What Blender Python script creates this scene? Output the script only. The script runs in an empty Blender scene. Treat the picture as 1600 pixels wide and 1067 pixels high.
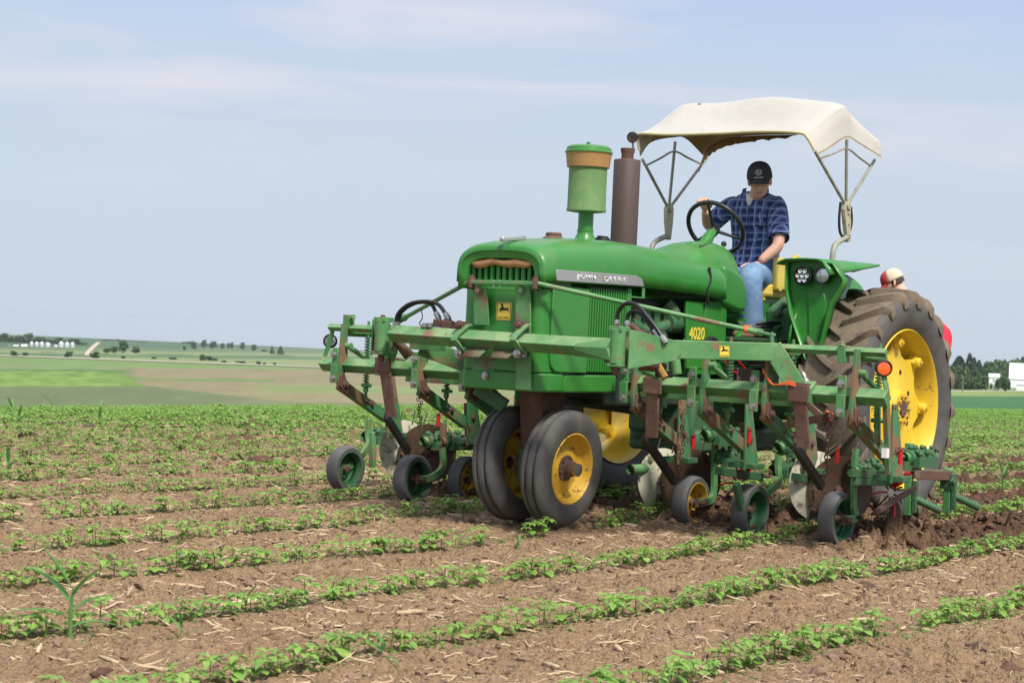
import bpy, bmesh, math, random
import numpy as np
from mathutils import Vector, Matrix
R=math.radians
SC=bpy.context.scene
COL=SC.collection
random.seed(4); RNG=np.random.default_rng(7)

# ---------------------------------------------------------------- camera, sky, sun, exposure
CF=3000.0; CO=Vector((9.8619,6.8537,1.1841)); CYAW=R(35.76); CPIT=R(-.17); CROL=R(2.65)
CD=Vector((-math.cos(CYAW)*math.cos(CPIT),-math.sin(CYAW)*math.cos(CPIT),math.sin(CPIT)))
_r=CD.cross(Vector((0,0,1))).normalized(); _u=_r.cross(CD)
CR=math.cos(CROL)*_r+math.sin(CROL)*_u; CU=-math.sin(CROL)*_r+math.cos(CROL)*_u
cam=bpy.data.cameras.new('camera'); camo=bpy.data.objects.new('camera',cam); COL.objects.link(camo)
camo.matrix_world=Matrix(((CR.x,CU.x,-CD.x,CO.x),(CR.y,CU.y,-CD.y,CO.y),(CR.z,CU.z,-CD.z,CO.z),(0,0,0,1)))
cam.sensor_width=36; cam.lens=36*CF/1600; cam.clip_start=.1; cam.clip_end=20000
SC.camera=camo
cam.dof.use_dof=True; cam.dof.focus_distance=12.3; cam.dof.aperture_fstop=9

world=bpy.data.worlds.new("World"); SC.world=world; world.use_nodes=True
SUN_EL=R(52); SUN_AZ=R(62)     # azimuth measured from +x towards +y
wn=world.node_tree; wn.nodes.clear()
def wnode(t,**k):
    n=wn.nodes.new(t)
    for a,b in k.items(): setattr(n,a,b)
    return n
wout=wnode('ShaderNodeOutputWorld'); wbg=wnode('ShaderNodeBackground'); sky=wnode('ShaderNodeTexSky')
sky.sky_type='NISHITA'; sky.sun_disc=False; sky.sun_elevation=SUN_EL; sky.sun_rotation=R(90)-SUN_AZ
sky.air_density=1.0; sky.dust_density=2.0; sky.ozone_density=2.0
tc=wnode('ShaderNodeTexCoord'); sep=wnode('ShaderNodeSeparateXYZ'); wn.links.new(tc.outputs['Generated'],sep.inputs[0])
# thin veil of high overcast: pale blue, a little darker and bluer overhead, with faint pinkish streaks
ramp=wnode('ShaderNodeValToRGB'); wn.links.new(sep.outputs['Z'],ramp.inputs[0])
cr=ramp.color_ramp; cr.elements[0].position=0.0; cr.elements[0].color=(6.02,6.76,7.92,1)
cr.elements[1].position=1.0; cr.elements[1].color=(9.6,10.6,12.4,1)
for p,c in ((.05,(5.61,6.52,7.67,1)),(.10,(5.61,6.43,7.59,1)),(.135,(5.41,6.33,7.84,1)),(.20,(4.69,5.76,8.25,1)),(.32,(5.6,6.7,8.5,1)),(.55,(7.6,8.7,10.5,1))):
    e=cr.elements.new(p); e.color=c
mp=wnode('ShaderNodeMapping'); mp.inputs['Scale'].default_value=(1.6,1.6,11); mp.inputs['Location'].default_value=(0,0,.27); mp.inputs['Rotation'].default_value=(R(2.5),R(-2),R(20))
wn.links.new(tc.outputs['Generated'],mp.inputs[0])
nz=wnode('ShaderNodeTexNoise'); nz.inputs['Scale'].default_value=2.1; nz.inputs['Detail'].default_value=7; nz.inputs['Roughness'].default_value=.55; nz.inputs['Distortion'].default_value=.6
wn.links.new(mp.outputs[0],nz.inputs[0])
cmr=wnode('ShaderNodeMapRange'); cmr.inputs['From Min'].default_value=.47; cmr.inputs['From Max'].default_value=.78
wn.links.new(nz.outputs['Fac'],cmr.inputs['Value'])
hr=wnode('ShaderNodeMapRange'); hr.inputs['From Min'].default_value=.02; hr.inputs['From Max'].default_value=.13; wn.links.new(sep.outputs['Z'],hr.inputs['Value'])
cm=wnode('ShaderNodeMath',operation='MULTIPLY'); wn.links.new(cmr.outputs[0],cm.inputs[0]); wn.links.new(hr.outputs[0],cm.inputs[1])
mx1=wnode('ShaderNodeMix',data_type='RGBA'); wn.links.new(cm.outputs[0],mx1.inputs[0])
wn.links.new(ramp.outputs[0],mx1.inputs[6]); mx1.inputs[7].default_value=(8.06,7.56,7.92,1)
mx2=wnode('ShaderNodeMix',data_type='RGBA'); mx2.inputs[0].default_value=.86
wn.links.new(sky.outputs[0],mx2.inputs[6]); wn.links.new(mx1.outputs[2],mx2.inputs[7])
wn.links.new(mx2.outputs[2],wbg.inputs[0]); wbg.inputs[1].default_value=.1
wn.links.new(wbg.outputs[0],wout.inputs[0])

sl=bpy.data.lights.new('sun','SUN'); sl.energy=4.3; sl.angle=R(9); sl.color=(1,.94,.84)
so=bpy.data.objects.new('sun',sl); COL.objects.link(so)
sd=Vector((math.cos(SUN_EL)*math.cos(SUN_AZ),math.cos(SUN_EL)*math.sin(SUN_AZ),math.sin(SUN_EL)))
so.rotation_euler=sd.to_track_quat('Z','Y').to_euler(); so.location=(0,0,40)
SC.view_settings.view_transform='Standard'; SC.view_settings.look='None'; SC.view_settings.exposure=0.16; SC.view_settings.gamma=1
SC.view_settings.use_curve_mapping=False

# ---------------------------------------------------------------- helpers
def A(px,py,**k):
    """place where a sight line meets the plane x=, y= or z= (used to take measurements off the survey photo)"""
    (ax,val),=k.items(); i='xyz'.index(ax)
    v=CD+CR*((px-800)/CF)-CU*((py-533.5)/CF)
    return CO+v*((val-CO[i])/v[i])
V=lambda *a:Vector(a)
W={}
def tag(o,label=None,cat=None,group=None,kind=None):
    if label: o['label']=label
    if cat: o['category']=cat
    if group: o['group']=group
    if kind: o['kind']=kind
    return o
def thing(name,loc,label,cat,group=None,rz=0):
    o=bpy.data.objects.new(name,None); COL.objects.link(o); o.location=loc; o.rotation_euler=(0,0,rz); o.empty_display_size=.2
    W[o.name]=Matrix.Translation(Vector(loc))@Matrix.Rotation(rz,4,'Z')
    return tag(o,label,cat,group)
def link(o,parent):
    COL.objects.link(o)
    if parent is not None: o.parent=parent; W[o.name]=W.get(parent.name,Matrix.Identity(4))
    else: W[o.name]=Matrix.Identity(4)
    return o
class M:
    def __init__(s): s.v=[]; s.f=[]
    def add(s,vs,fs):
        n=len(s.v); s.v+= [tuple(v) for v in vs]; s.f+= [tuple(i+n for i in f) for f in fs]; return s
    def box(s,c,sz,rot=None):
        c=Vector(c); h=[a/2 for a in sz]; vs=[]
        for x in(-1,1):
            for y in(-1,1):
                for z in(-1,1):
                    p=Vector((x*h[0],y*h[1],z*h[2]))
                    if rot is not None: p=rot@p
                    vs.append(c+p)
        return s.add(vs,[(0,1,3,2),(4,6,7,5),(0,4,5,1),(2,3,7,6),(0,2,6,4),(1,5,7,3)])
    def bar(s,p,q,w,h,roll=0,up=(0,0,1)):
        p=Vector(p);q=Vector(q);d=(q-p).normalized();a=d.cross(Vector(up))
        if a.length<1e-3: a=d.cross(Vector((1,0,0)))
        a.normalize(); b=a.cross(d)
        if roll: a,b=a*math.cos(roll)+b*math.sin(roll),-a*math.sin(roll)+b*math.cos(roll)
        vs=[]
        for e in(p,q):
            for i,j in((-1,-1),(1,-1),(1,1),(-1,1)): vs.append(e+a*(i*w/2)+b*(j*h/2))
        return s.add(vs,[(3,2,1,0),(4,5,6,7),(0,1,5,4),(1,2,6,5),(2,3,7,6),(3,0,4,7)])
    def path(s,pts,w,h,side):
        """flat bar of thickness w (along side) and width h swept through pts"""
        pts=[Vector(p) for p in pts]; sd_=Vector(side).normalized(); vs=[];n=len(pts)
        for i,p in enumerate(pts):
            t=(pts[min(i+1,n-1)]-pts[max(i-1,0)]).normalized(); b=t.cross(sd_).normalized()
            k=1.0
            if 0<i<n-1:
                t1=(pts[i]-pts[i-1]).normalized(); k=1/max(.6,t1.dot(t))
            hh=h[i] if isinstance(h,(list,tuple)) else h
            for a_,b_ in((-1,-1),(1,-1),(1,1),(-1,1)): vs.append(p+sd_*(a_*w/2)+b*(b_*hh/2*k))
        fs=[(3,2,1,0),tuple(4*(n-1)+k for k in range(4))]
        for i in range(n-1):
            for k in range(4): fs.append((4*i+k,4*i+(k+1)%4,4*i+4+(k+1)%4,4*i+4+k))
        return s.add(vs,fs)
    def tube(s,pts,r,n=10,caps=True,closed=False):
        pts=[Vector(p) for p in pts]; m=len(pts); vs=[]; a=None
        for i,p in enumerate(pts):
            if closed: t=pts[(i+1)%m]-pts[i-1]
            else: t=pts[min(i+1,m-1)]-pts[max(i-1,0)]
            t.normalize()
            if a is None:
                a=t.cross(Vector((0,0,1)))
                if a.length<.05: a=t.cross(Vector((1,0,0)))
            a=(a-t*a.dot(t)).normalized(); b=t.cross(a)
            rr=r[i] if isinstance(r,(list,tuple)) else r
            for k in range(n):
                th=2*math.pi*k/n; vs.append(p+(a*math.cos(th)+b*math.sin(th))*rr)
        fs=[]
        for i in range(m if closed else m-1):
            j=(i+1)%m
            for k in range(n): fs.append((i*n+k,i*n+(k+1)%n,j*n+(k+1)%n,j*n+k))
        if caps and not closed: fs+= [tuple(range(n-1,-1,-1)),tuple((m-1)*n+k for k in range(n))]
        return s.add(vs,fs)
    def lathe(s,prof,o,ax,n=32,closed=False):
        """prof: (radius, distance along axis)"""
        o=Vector(o);ax=Vector(ax).normalized(); a=ax.cross(Vector((0,0,1)))
        if a.length<.05: a=Vector((1,0,0))
        a.normalize(); b=ax.cross(a); vs=[];m=len(prof)
        for r_,t in prof:
            for k in range(n):
                th=2*math.pi*k/n; vs.append(o+ax*t+(a*math.cos(th)+b*math.sin(th))*max(r_,1e-4))
        fs=[]
        for i in range(m if closed else m-1):
            j=(i+1)%m
            for k in range(n): fs.append((i*n+k,i*n+(k+1)%n,j*n+(k+1)%n,j*n+k))
        return s.add(vs,fs)
    def prism(s,poly,ax,lo,hi):
        """poly 2-D in the two other axes (x,y,z order), extruded along ax"""
        i='xyz'.index(ax); n=len(poly); vs=[]
        for w_ in(lo,hi):
            for a,b in poly:
                p=[a,b]; p.insert(i,w_); vs.append(p)
        fs=[tuple(range(n)),tuple(range(2*n-1,n-1,-1))]
        for k in range(n): fs.append((k,(k+1)%n,n+(k+1)%n,n+k))
        return s.add(vs,fs)
    def grid(s,fn,nu,nv,wrapu=False):
        vs=[fn(i/(nu if wrapu else nu-1) if nu>1 else 0,j/(nv-1)) for j in range(nv) for i in range(nu)]
        fs=[]
        for j in range(nv-1):
            for i in range(nu if wrapu else nu-1):
                k=(i+1)%nu; fs.append((j*nu+i,j*nu+k,(j+1)*nu+k,(j+1)*nu+i))
        return s.add(vs,fs)
    def ball(s,c,r,n=10,m=7,sc=(1,1,1)):
        c=Vector(c)
        return s.grid(lambda u,v:c+Vector((math.cos(2*math.pi*u)*math.sin(math.pi*v)*r*sc[0],math.sin(2*math.pi*u)*math.sin(math.pi*v)*r*sc[1],math.cos(math.pi*v)*r*sc[2])),n,m,True)
    def bolt(s,c,ax,r=.014,h=.012):
        c=Vector(c);ax=Vector(ax).normalized()
        s.lathe([(0,0),(r*1.5,0),(r*1.5,h*.3),(r,h*.3),(r,h*1.2),(0,h*1.3)],c,ax,6); return s
    def build(s,name,mat,parent=None,smooth=40,bevel=0,solid=0,sub=0,seg=2,fix=True):
        me=bpy.data.meshes.new(name)
        Wm=W.get(parent.name,Matrix.Identity(4)) if parent is not None else Matrix.Identity(4)
        iv=Wm.inverted()
        me.from_pydata([iv@Vector(v) for v in s.v],[],s.f)
        if fix:
            bm=bmesh.new(); bm.from_mesh(me); bmesh.ops.remove_doubles(bm,verts=bm.verts,dist=1e-5)
            bmesh.ops.recalc_face_normals(bm,faces=bm.faces); bm.to_mesh(me); bm.free()
        if smooth:
            me.shade_smooth(); me.set_sharp_from_angle(angle=R(smooth))
        me.materials.append(mat)
        o=bpy.data.objects.new(name,me); link(o,parent)
        if solid:
            md=o.modifiers.new('solid','SOLIDIFY'); md.thickness=solid; md.offset=0
        if bevel:
            md=o.modifiers.new('bevel','BEVEL'); md.width=bevel; md.segments=seg; md.limit_method='ANGLE'; md.angle_limit=R(35)
        if sub:
            md=o.modifiers.new('sub','SUBSURF'); md.levels=sub; md.render_levels=sub
        return o
def arc(c,r,a0,a1,n,plane='xz'):
    out=[]
    for i in range(n):
        a=a0+(a1-a0)*i/(n-1); p=[0,0,0]; p['xyz'.index(plane[0])]=r*math.cos(a); p['xyz'.index(plane[1])]=r*math.sin(a)
        out.append(Vector(c)+Vector(p))
    return out
def curve_pts(pts,n=24):
    """smooth Catmull-Rom through pts"""
    P=[Vector(p) for p in pts]; P=[P[0]*2-P[1]]+P+[P[-1]*2-P[-2]]; out=[]; m=len(P)-3
    for k in range(n+1):
        t=k/n*m; i=min(int(t),m-1); t-=i; a,b,c,d=P[i:i+4]
        out.append(.5*((2*b)+(c-a)*t+(2*a-5*b+4*c-d)*t*t+(3*b-a-3*c+d)*t**3))
    return out
def text_obj(name,txt,size,mat,parent,mtx,extr=.001,bold=0,spacing=1.0,fit=None):
    cu=bpy.data.curves.new(name,'FONT'); cu.body=txt; cu.size=size; cu.extrude=extr; cu.offset=bold; cu.align_x='CENTER'; cu.align_y='CENTER'; cu.space_character=spacing
    cu.resolution_u=3
    ob=bpy.data.objects.new(name+'_tmp',cu); COL.objects.link(ob)
    bpy.context.view_layer.update()
    me=bpy.data.meshes.new_from_object(ob.evaluated_get(bpy.context.evaluated_depsgraph_get())); bpy.data.objects.remove(ob); bpy.data.curves.remove(cu)
    if fit:
        xs=[v.co.x for v in me.vertices]; ys=[v.co.y for v in me.vertices]
        if xs:
            kx=fit[0]/(max(xs)-min(xs)); ky=fit[1]/(max(ys)-min(ys)); cx=(max(xs)+min(xs))/2; cy=(max(ys)+min(ys))/2
            for v in me.vertices: v.co.x=(v.co.x-cx)*kx; v.co.y=(v.co.y-cy)*ky
    Wm=W.get(parent.name,Matrix.Identity(4)); me.transform(Wm.inverted()@mtx); me.materials.clear(); me.materials.append(mat); me.name=name
    return link(bpy.data.objects.new(name,me),parent)
def frame(o,xa,ya):
    xa=Vector(xa).normalized(); za=xa.cross(Vector(ya)).normalized(); ya=za.cross(xa); o=Vector(o)
    return Matrix(((xa.x,ya.x,za.x,o.x),(xa.y,ya.y,za.y,o.y),(xa.z,ya.z,za.z,o.z),(0,0,0,1)))

# ---------------------------------------------------------------- materials
def mat(name,base,rough=.5,metal=0,layers=(),bump=None,coat=0,var=.12,spec=.5,trans=0,sss=0,vscale=3.0):
    """layers: (colour, scale, threshold, softness, roughness, up) patches of dirt / rust / wear and painted top light laid over the base"""
    m=bpy.data.materials.new(name); m.use_nodes=True; nt=m.node_tree; N=nt.nodes; L=nt.links
    b=N['Principled BSDF']; b.inputs['Metallic'].default_value=metal; b.inputs['Specular IOR Level'].default_value=spec
    if coat: b.inputs['Coat Weight'].default_value=coat; b.inputs['Coat Roughness'].default_value=.12
    if trans: b.inputs['Transmission Weight'].default_value=trans
    if sss: b.inputs['Subsurface Weight'].default_value=sss; b.inputs['Subsurface Radius'].default_value=(.02,.008,.004)
    co=N.new('ShaderNodeNewGeometry').outputs['Position']
    def noise(sc,det=5,ro=.6,off=0):
        n=N.new('ShaderNodeTexNoise'); n.inputs['Scale'].default_value=sc; n.inputs['Detail'].default_value=det; n.inputs['Roughness'].default_value=ro
        if off:
            a=N.new('ShaderNodeVectorMath'); a.operation='ADD'; a.inputs[1].default_value=(off,off*1.7,off*.6); L.new(co,a.inputs[0]); L.new(a.outputs[0],n.inputs['Vector'])
        else: L.new(co,n.inputs['Vector'])
        return n.outputs['Fac']
    nv=noise(vscale)
    mr=N.new('ShaderNodeMapRange'); mr.inputs[1].default_value=.25; mr.inputs[2].default_value=.75; mr.inputs[3].default_value=1-var; mr.inputs[4].default_value=1+var; L.new(nv,mr.inputs[0])
    vm=N.new('ShaderNodeVectorMath'); vm.operation='SCALE'; vm.inputs[0].default_value=base[:3]; L.new(mr.outputs[0],vm.inputs['Scale'])
    col=vm.outputs[0]
    rv=N.new('ShaderNodeValue'); rv.outputs[0].default_value=rough; ro=rv.outputs[0]
    for i,(c,sc,th,sf,r_,up) in enumerate(layers):
        f=noise(sc,8,.65,3.1*(i+1))
        g=N.new('ShaderNodeMapRange'); g.inputs[1].default_value=th; g.inputs[2].default_value=th+sf; L.new(f,g.inputs[0]); fac=g.outputs[0]
        if up:
            ge=N.new('ShaderNodeNewGeometry'); sp=N.new('ShaderNodeSeparateXYZ'); L.new(ge.outputs['Normal'],sp.inputs[0])
            u=N.new('ShaderNodeMapRange'); u.inputs[1].default_value=-.1; u.inputs[2].default_value=.8; u.inputs[3].default_value=1-up; L.new(sp.outputs['Z'],u.inputs[0])
            mu=N.new('ShaderNodeMath'); mu.operation='MULTIPLY'; L.new(fac,mu.inputs[0]); L.new(u.outputs[0],mu.inputs[1]); fac=mu.outputs[0]
        x=N.new('ShaderNodeMix'); x.data_type='RGBA'; L.new(fac,x.inputs[0]); L.new(col,x.inputs[6]); x.inputs[7].default_value=(*c,1); col=x.outputs[2]
        y=N.new('ShaderNodeMix'); L.new(fac,y.inputs[0]); L.new(ro,y.inputs[2]); y.inputs[3].default_value=r_; ro=y.outputs[0]
    L.new(col,b.inputs['Base Color']); L.new(ro,b.inputs['Roughness'])
    if bump:
        bn=N.new('ShaderNodeBump'); bn.inputs['Strength'].default_value=bump[1]; bn.inputs['Distance'].default_value=bump[2] if len(bump)>2 else .01
        L.new(noise(bump[0],6,.6,9),bn.inputs['Height']); L.new(bn.outputs[0],b.inputs['Normal'])
    return m
DUST=(.20,.145,.095); RUST=(.15,.062,.035); MUD=(.11,.068,.042)
GREEN=mat('tractor_green_paint',(.026,.205,.026),.38,coat=.2,layers=[((.08,.22,.07),7,.55,.3,.5,0),((.20,.19,.10),3.5,.42,.75,.85,.75),((.14,.09,.05),30,.70,.04,.8,0)],var=.12)
GREEN2=mat('implement_green_paint',(.060,.215,.066),.5,layers=[((.15,.30,.13),6,.46,.3,.65,0),((.20,.11,.07),6,.555,.05,.85,0),((.24,.34,.165),4,.40,.25,.8,.95),((.27,.21,.14),9,.60,.25,.9,.6),(MUD,13,.64,.06,.9,0)],var=.16,bump=(60,.25,.002))  # pale green layer paints the light falling on upward faces; other layers are wear
GREEN4=mat('rust_streaked_green_paint',(.05,.19,.075),.6,layers=[((.21,.12,.065),5,.47,.10,.9,0),((.24,.18,.11),10,.55,.2,.9,.5),((.09,.045,.028),17,.60,.06,.9,0)],var=.16,bump=(60,.3,.002))
RIMG=mat('dusty_green_rim_paint',(.022,.125,.045),.6,layers=[((.10,.10,.06),9,.48,.3,.9,0),((.16,.08,.05),18,.62,.06,.9,0)],var=.15)
GREEN3=mat('grimy_green_castings',(.035,.125,.05),.6,layers=[(MUD,14,.50,.22,.9,0),((.26,.21,.13),22,.60,.1,.9,.5)],var=.25,bump=(50,.4,.004))
AIRGREEN=mat('faded_green_paint',(.115,.235,.075),.62,layers=[((.23,.27,.12),12,.50,.3,.8,0),((.17,.13,.07),7,.62,.15,.9,0)],var=.12,bump=(90,.15,.001))
DARKM=mat('greasy_engine_metal',(.022,.03,.022),.6,layers=[((.02,.075,.03),6,.45,.3,.6,0),(MUD,9,.56,.2,.9,0)],var=.3,bump=(30,.5,.01))
YEL=mat('yellow_wheel_paint',(.73,.50,.03),.42,layers=[((.50,.33,.08),7,.56,.2,.8,0),((.30,.17,.05),16,.62,.05,.9,0),((.55,.40,.10),4,.5,.4,.6,0)],var=.07)
YEL2=mat('chipped_yellow_wheel_paint',(.60,.36,.025),.5,layers=[((.17,.075,.03),24,.57,.06,.9,0),((.45,.30,.08),5,.5,.3,.7,0)],var=.12,bump=(60,.2,.002))
RUBBER=mat('worn_black_rubber',(.066,.064,.063),.78,layers=[((.135,.122,.105),7,.42,.4,.9,0),((.12,.10,.08),40,.62,.1,.95,0)],var=.22,bump=(60,.3,.003))
TREAD=mat('muddy_tread_rubber',(.15,.115,.08),.9,layers=[((.045,.042,.04),7,.56,.12,.75,0),((.20,.155,.11),18,.52,.2,.95,0)],var=.2,bump=(35,.6,.008))
RUBG=mat('greyed_rubber',(.095,.095,.097),.75,layers=[((.13,.12,.11),10,.5,.3,.9,0)],var=.15,bump=(50,.25,.002))
HOSE=mat('black_hose',(.012,.012,.013),.35,var=.1)
RUSTM=mat('rusty_brown_steel',(.115,.058,.042),.8,layers=[((.17,.11,.08),8,.5,.2,.9,0),((.06,.03,.022),20,.55,.15,.9,0)],var=.2,bump=(80,.35,.002))
MUFF=mat('rust_brown_muffler',(.082,.052,.048),.6,layers=[((.13,.075,.055),5,.55,.3,.7,0),((.22,.19,.16),60,.72,.03,.9,0)],var=.12,bump=(120,.15,.001))
BLACKM=mat('black_steel',(.014,.012,.012),.45,layers=[(MUD,10,.6,.1,.9,0)],var=.2)
STEEL=mat('bare_steel',(.42,.41,.39),.38,metal=.9,layers=[((.16,.10,.07),20,.6,.1,.8,0)],var=.15)
ALU=mat('brushed_aluminium_trim',(.50,.50,.49),.42,metal=.75,layers=[((.30,.24,.15),14,.62,.1,.8,0)],var=.1)
BRASS=mat('zinc_plated_bolt',(.45,.40,.27),.4,metal=.8,var=.2)
TAN=mat('brown_fuel_glass',(.40,.23,.085),.45,var=.08,layers=[((.30,.16,.05),6,.5,.3,.5,0)])
PAD=mat('tan_rubber_trim',(.36,.185,.075),.6,var=.18,bump=(25,.3,.01))
CANVAS=mat('cream_canvas',(.455,.437,.395),.85,layers=[((.41,.38,.32),1.5,.50,.4,.95,0)],var=.03,bump=(3,.45,.04))
CANVAS_IN=mat('weathered_canvas_lining',(.36,.27,.14),.9,layers=[((.16,.10,.05),6,.48,.3,.95,0)],var=.15,bump=(9,.4,.02))
POLE=mat('weathered_canopy_pole',(.30,.30,.25),.5,layers=[((.17,.12,.07),12,.5,.2,.8,0)],var=.15)
REDP=mat('red_paint',(.55,.012,.018),.4,layers=[(MUD,22,.66,.06,.9,0)],var=.1)
ORANGE=mat('orange_reflector',(.80,.12,.015),.3,var=.05,coat=.6)
TWINE=mat('orange_twine',(.75,.13,.03),.8,var=.2)
WHITEP=mat('white_rag',(.75,.74,.72),.9,var=.08)
DISCW=mat('worn_white_disc_paint',(.50,.48,.37),.6,layers=[((.10,.055,.03),9,.55,.07,.9,0),((.17,.11,.06),26,.60,.07,.9,0),((.35,.33,.24),3,.45,.3,.7,0)],var=.08,bump=(40,.2,.003))
DISCB=mat('soil_polished_brown_disc',(.075,.045,.030),.42,metal=.25,layers=[((.15,.10,.06),5,.5,.3,.7,0),((.05,.035,.03),20,.6,.1,.8,0)],var=.2)
SEATY=mat('worn_yellow_seat_vinyl',(.68,.52,.11),.45,layers=[((.33,.24,.07),14,.60,.12,.8,0)],var=.08)
BLACKP=mat('black_plastic',(.012,.012,.013),.4,var=.05)
LENS=mat('clear_lamp_lens',(.62,.64,.64),.15,metal=.6,var=.25)
DECY=mat('yellow_decal',(.80,.60,.07),.4,var=.03)
DECB=mat('black_print',(.012,.012,.012),.5,var=0)
LETT=mat('worn_raised_letters',(.66,.66,.66),.45,metal=.4,var=.1)
SKIN=mat('sunned_skin',(.64,.37,.265),.55,layers=[((.58,.22,.15),8,.5,.3,.55,0)],var=.05,sss=.08,bump=(60,.1,.002))
HAIR=mat('brown_hair',(.045,.028,.018),.7,var=.2)
CAPM=mat('black_cap_cloth',(.026,.028,.040),.85,var=.15,bump=(300,.2,.001))
CAPL=mat('white_embroidery',(.62,.62,.63),.8,var=0)
TEE=mat('white_undershirt',(.74,.74,.74),.9,var=.03)
BOOT=mat('tan_leather_boot',(.24,.145,.085),.8,var=.15)
REDSHIRT=mat('red_shirt_cloth',(.62,.018,.045),.85,var=.08,bump=(9,.5,.02))
CAPR=mat('faded_red_cap_cloth',(.50,.05,.055),.85,var=.08)
CAPW=mat('faded_cream_cap_cloth',(.60,.52,.38),.85,var=.08)
def jeans_mat():
    m=mat('faded_blue_denim',(.12,.215,.37),.9,layers=[((.25,.37,.53),5,.50,.3,.95,0),((.09,.17,.31),9,.60,.15,.95,0)],var=.12,bump=(22,.5,.012),vscale=14); return m
JEANS=jeans_mat()
def plaid_mat():
    m=bpy.data.materials.new('blue_plaid_cotton'); m.use_nodes=True; nt=m.node_tree; N=nt.nodes; L=nt.links; b=N['Principled BSDF']; b.inputs['Roughness'].default_value=.9
    t=N.new('ShaderNodeTexCoord'); s=N.new('ShaderNodeSeparateXYZ')
    ns=N.new('ShaderNodeTexNoise'); ns.inputs['Scale'].default_value=6; L.new(t.outputs['Object'],ns.inputs['Vector'])
    ad=N.new('ShaderNodeVectorMath'); ad.operation='MULTIPLY_ADD'; ad.inputs[1].default_value=(.05,.05,.05); L.new(ns.outputs['Color'],ad.inputs[0]); L.new(t.outputs['Object'],ad.inputs[2])
    L.new(ad.outputs[0],s.inputs[0])
    def stripes(src,freq,ph,wid):
        a=N.new('ShaderNodeMath'); a.operation='MULTIPLY_ADD'; a.inputs[1].default_value=freq; a.inputs[2].default_value=ph; L.new(src,a.inputs[0])
        f=N.new('ShaderNodeMath'); f.operation='FRACT'; L.new(a.outputs[0],f.inputs[0])
        g=N.new('ShaderNodeMath'); g.operation='LESS_THAN'; g.inputs[1].default_value=wid; L.new(f.outputs[0],g.inputs[0]); return g.outputs[0]
    xy=N.new('ShaderNodeMath'); xy.operation='MULTIPLY_ADD'; xy.inputs[1].default_value=.8; L.new(s.outputs['X'],xy.inputs[0]); L.new(s.outputs['Y'],xy.inputs[2])
    col=(.05,.078,.225,1)
    prev=None
    for src,fr,ph,wd,c,fc in ((xy.outputs[0],17,0,.42,(.014,.024,.10,1),.7),(s.outputs['Z'],17,0,.42,(.012,.020,.085,1),.65),(xy.outputs[0],17,.40,.30,(.10,.16,.36,1),.7),(s.outputs['Z'],17,.38,.26,(.10,.16,.36,1),.6),(xy.outputs[0],17,.50,.14,(.34,.42,.62,1),.6),(s.outputs['Z'],17,.46,.12,(.34,.42,.62,1),.55)):
        st=stripes(src,fr,ph,wd); mu=N.new('ShaderNodeMath'); mu.operation='MULTIPLY'; mu.inputs[1].default_value=fc; L.new(st,mu.inputs[0])
        x=N.new('ShaderNodeMix'); x.data_type='RGBA'; L.new(mu.outputs[0],x.inputs[0])
        if prev: L.new(prev,x.inputs[6])
        else: x.inputs[6].default_value=col
        x.inputs[7].default_value=c; prev=x.outputs[2]
    L.new(prev,b.inputs['Base Color'])
    n2=N.new('ShaderNodeTexNoise'); n2.inputs['Scale'].default_value=13; n2.inputs['Detail'].default_value=4; n2.inputs['Distortion'].default_value=1.2; L.new(t.outputs['Object'],n2.inputs['Vector'])
    bn=N.new('ShaderNodeBump'); bn.inputs['Strength'].default_value=.7; bn.inputs['Distance'].default_value=.03; L.new(n2.outputs['Fac'],bn.inputs['Height']); L.new(bn.outputs[0],b.inputs['Normal'])
    return m
PLAID=plaid_mat()
# ---------------------------------------------------------------- lie of the land
CH=np.array([CD.x,CD.y]); CH/=np.hypot(*CH); CRH=np.array([CH[1],-CH[0]])
def polar(x,y):
    dx=np.asarray(x)-CO.x; dy=np.asarray(y)-CO.y; u=dx*CH[0]+dy*CH[1]; w=dx*CRH[0]+dy*CRH[1]
    return np.hypot(u,w),np.arctan2(w,u)
def unpolar(d,a): return CO.x+d*(np.cos(a)*CH[0]+np.sin(a)*CRH[0]), CO.y+d*(np.cos(a)*CH[1]+np.sin(a)*CRH[1])
def crest(a):
    s=np.clip(.0385-.046*a,.024,.054); d0=np.clip(14.5+5.6*a,12,17); dc=2*1.184/s-d0
    return s,d0,dc,(s/2)/(dc-d0)
QL=([20,30,40,51,64,105,175],[9000,5000,3000,1800,900,350,150]); QR=([20,30,38,44,48,53,95],[9000,5000,3000,1500,900,700,180])
def dist_of(q,a):
    w=np.clip((a+.26)/.52,0,1)
    return np.exp((1-w)*np.interp(q,QL[0],np.log(QL[1]))+w*np.interp(q,QR[0],np.log(QR[1])))
def base_h(x,y):
    d,a=polar(x,y); s,d0,dc,k=crest(a); z=-k*np.maximum(d-d0,0)**2
    d1=1.25*dc; z1=-k*(d1-d0)**2; qs=3000*s+8; ds=dist_of(qs,a); zs=1.184-ds*qs/3000
    t=np.clip((d-d1)/(ds-d1),0,1)
    return np.where(d<d1,z,z1+(zs-z1)*t)
def _hash(ix,iy,seed):
    h=(ix.astype(np.int64)*374761393+iy.astype(np.int64)*668265263+seed*1442695041)&0xffffffff
    h=((h^(h>>13))*1274126177)&0xffffffff; h=(h^(h>>16))&0xffffff
    return h/16777215.0
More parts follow.
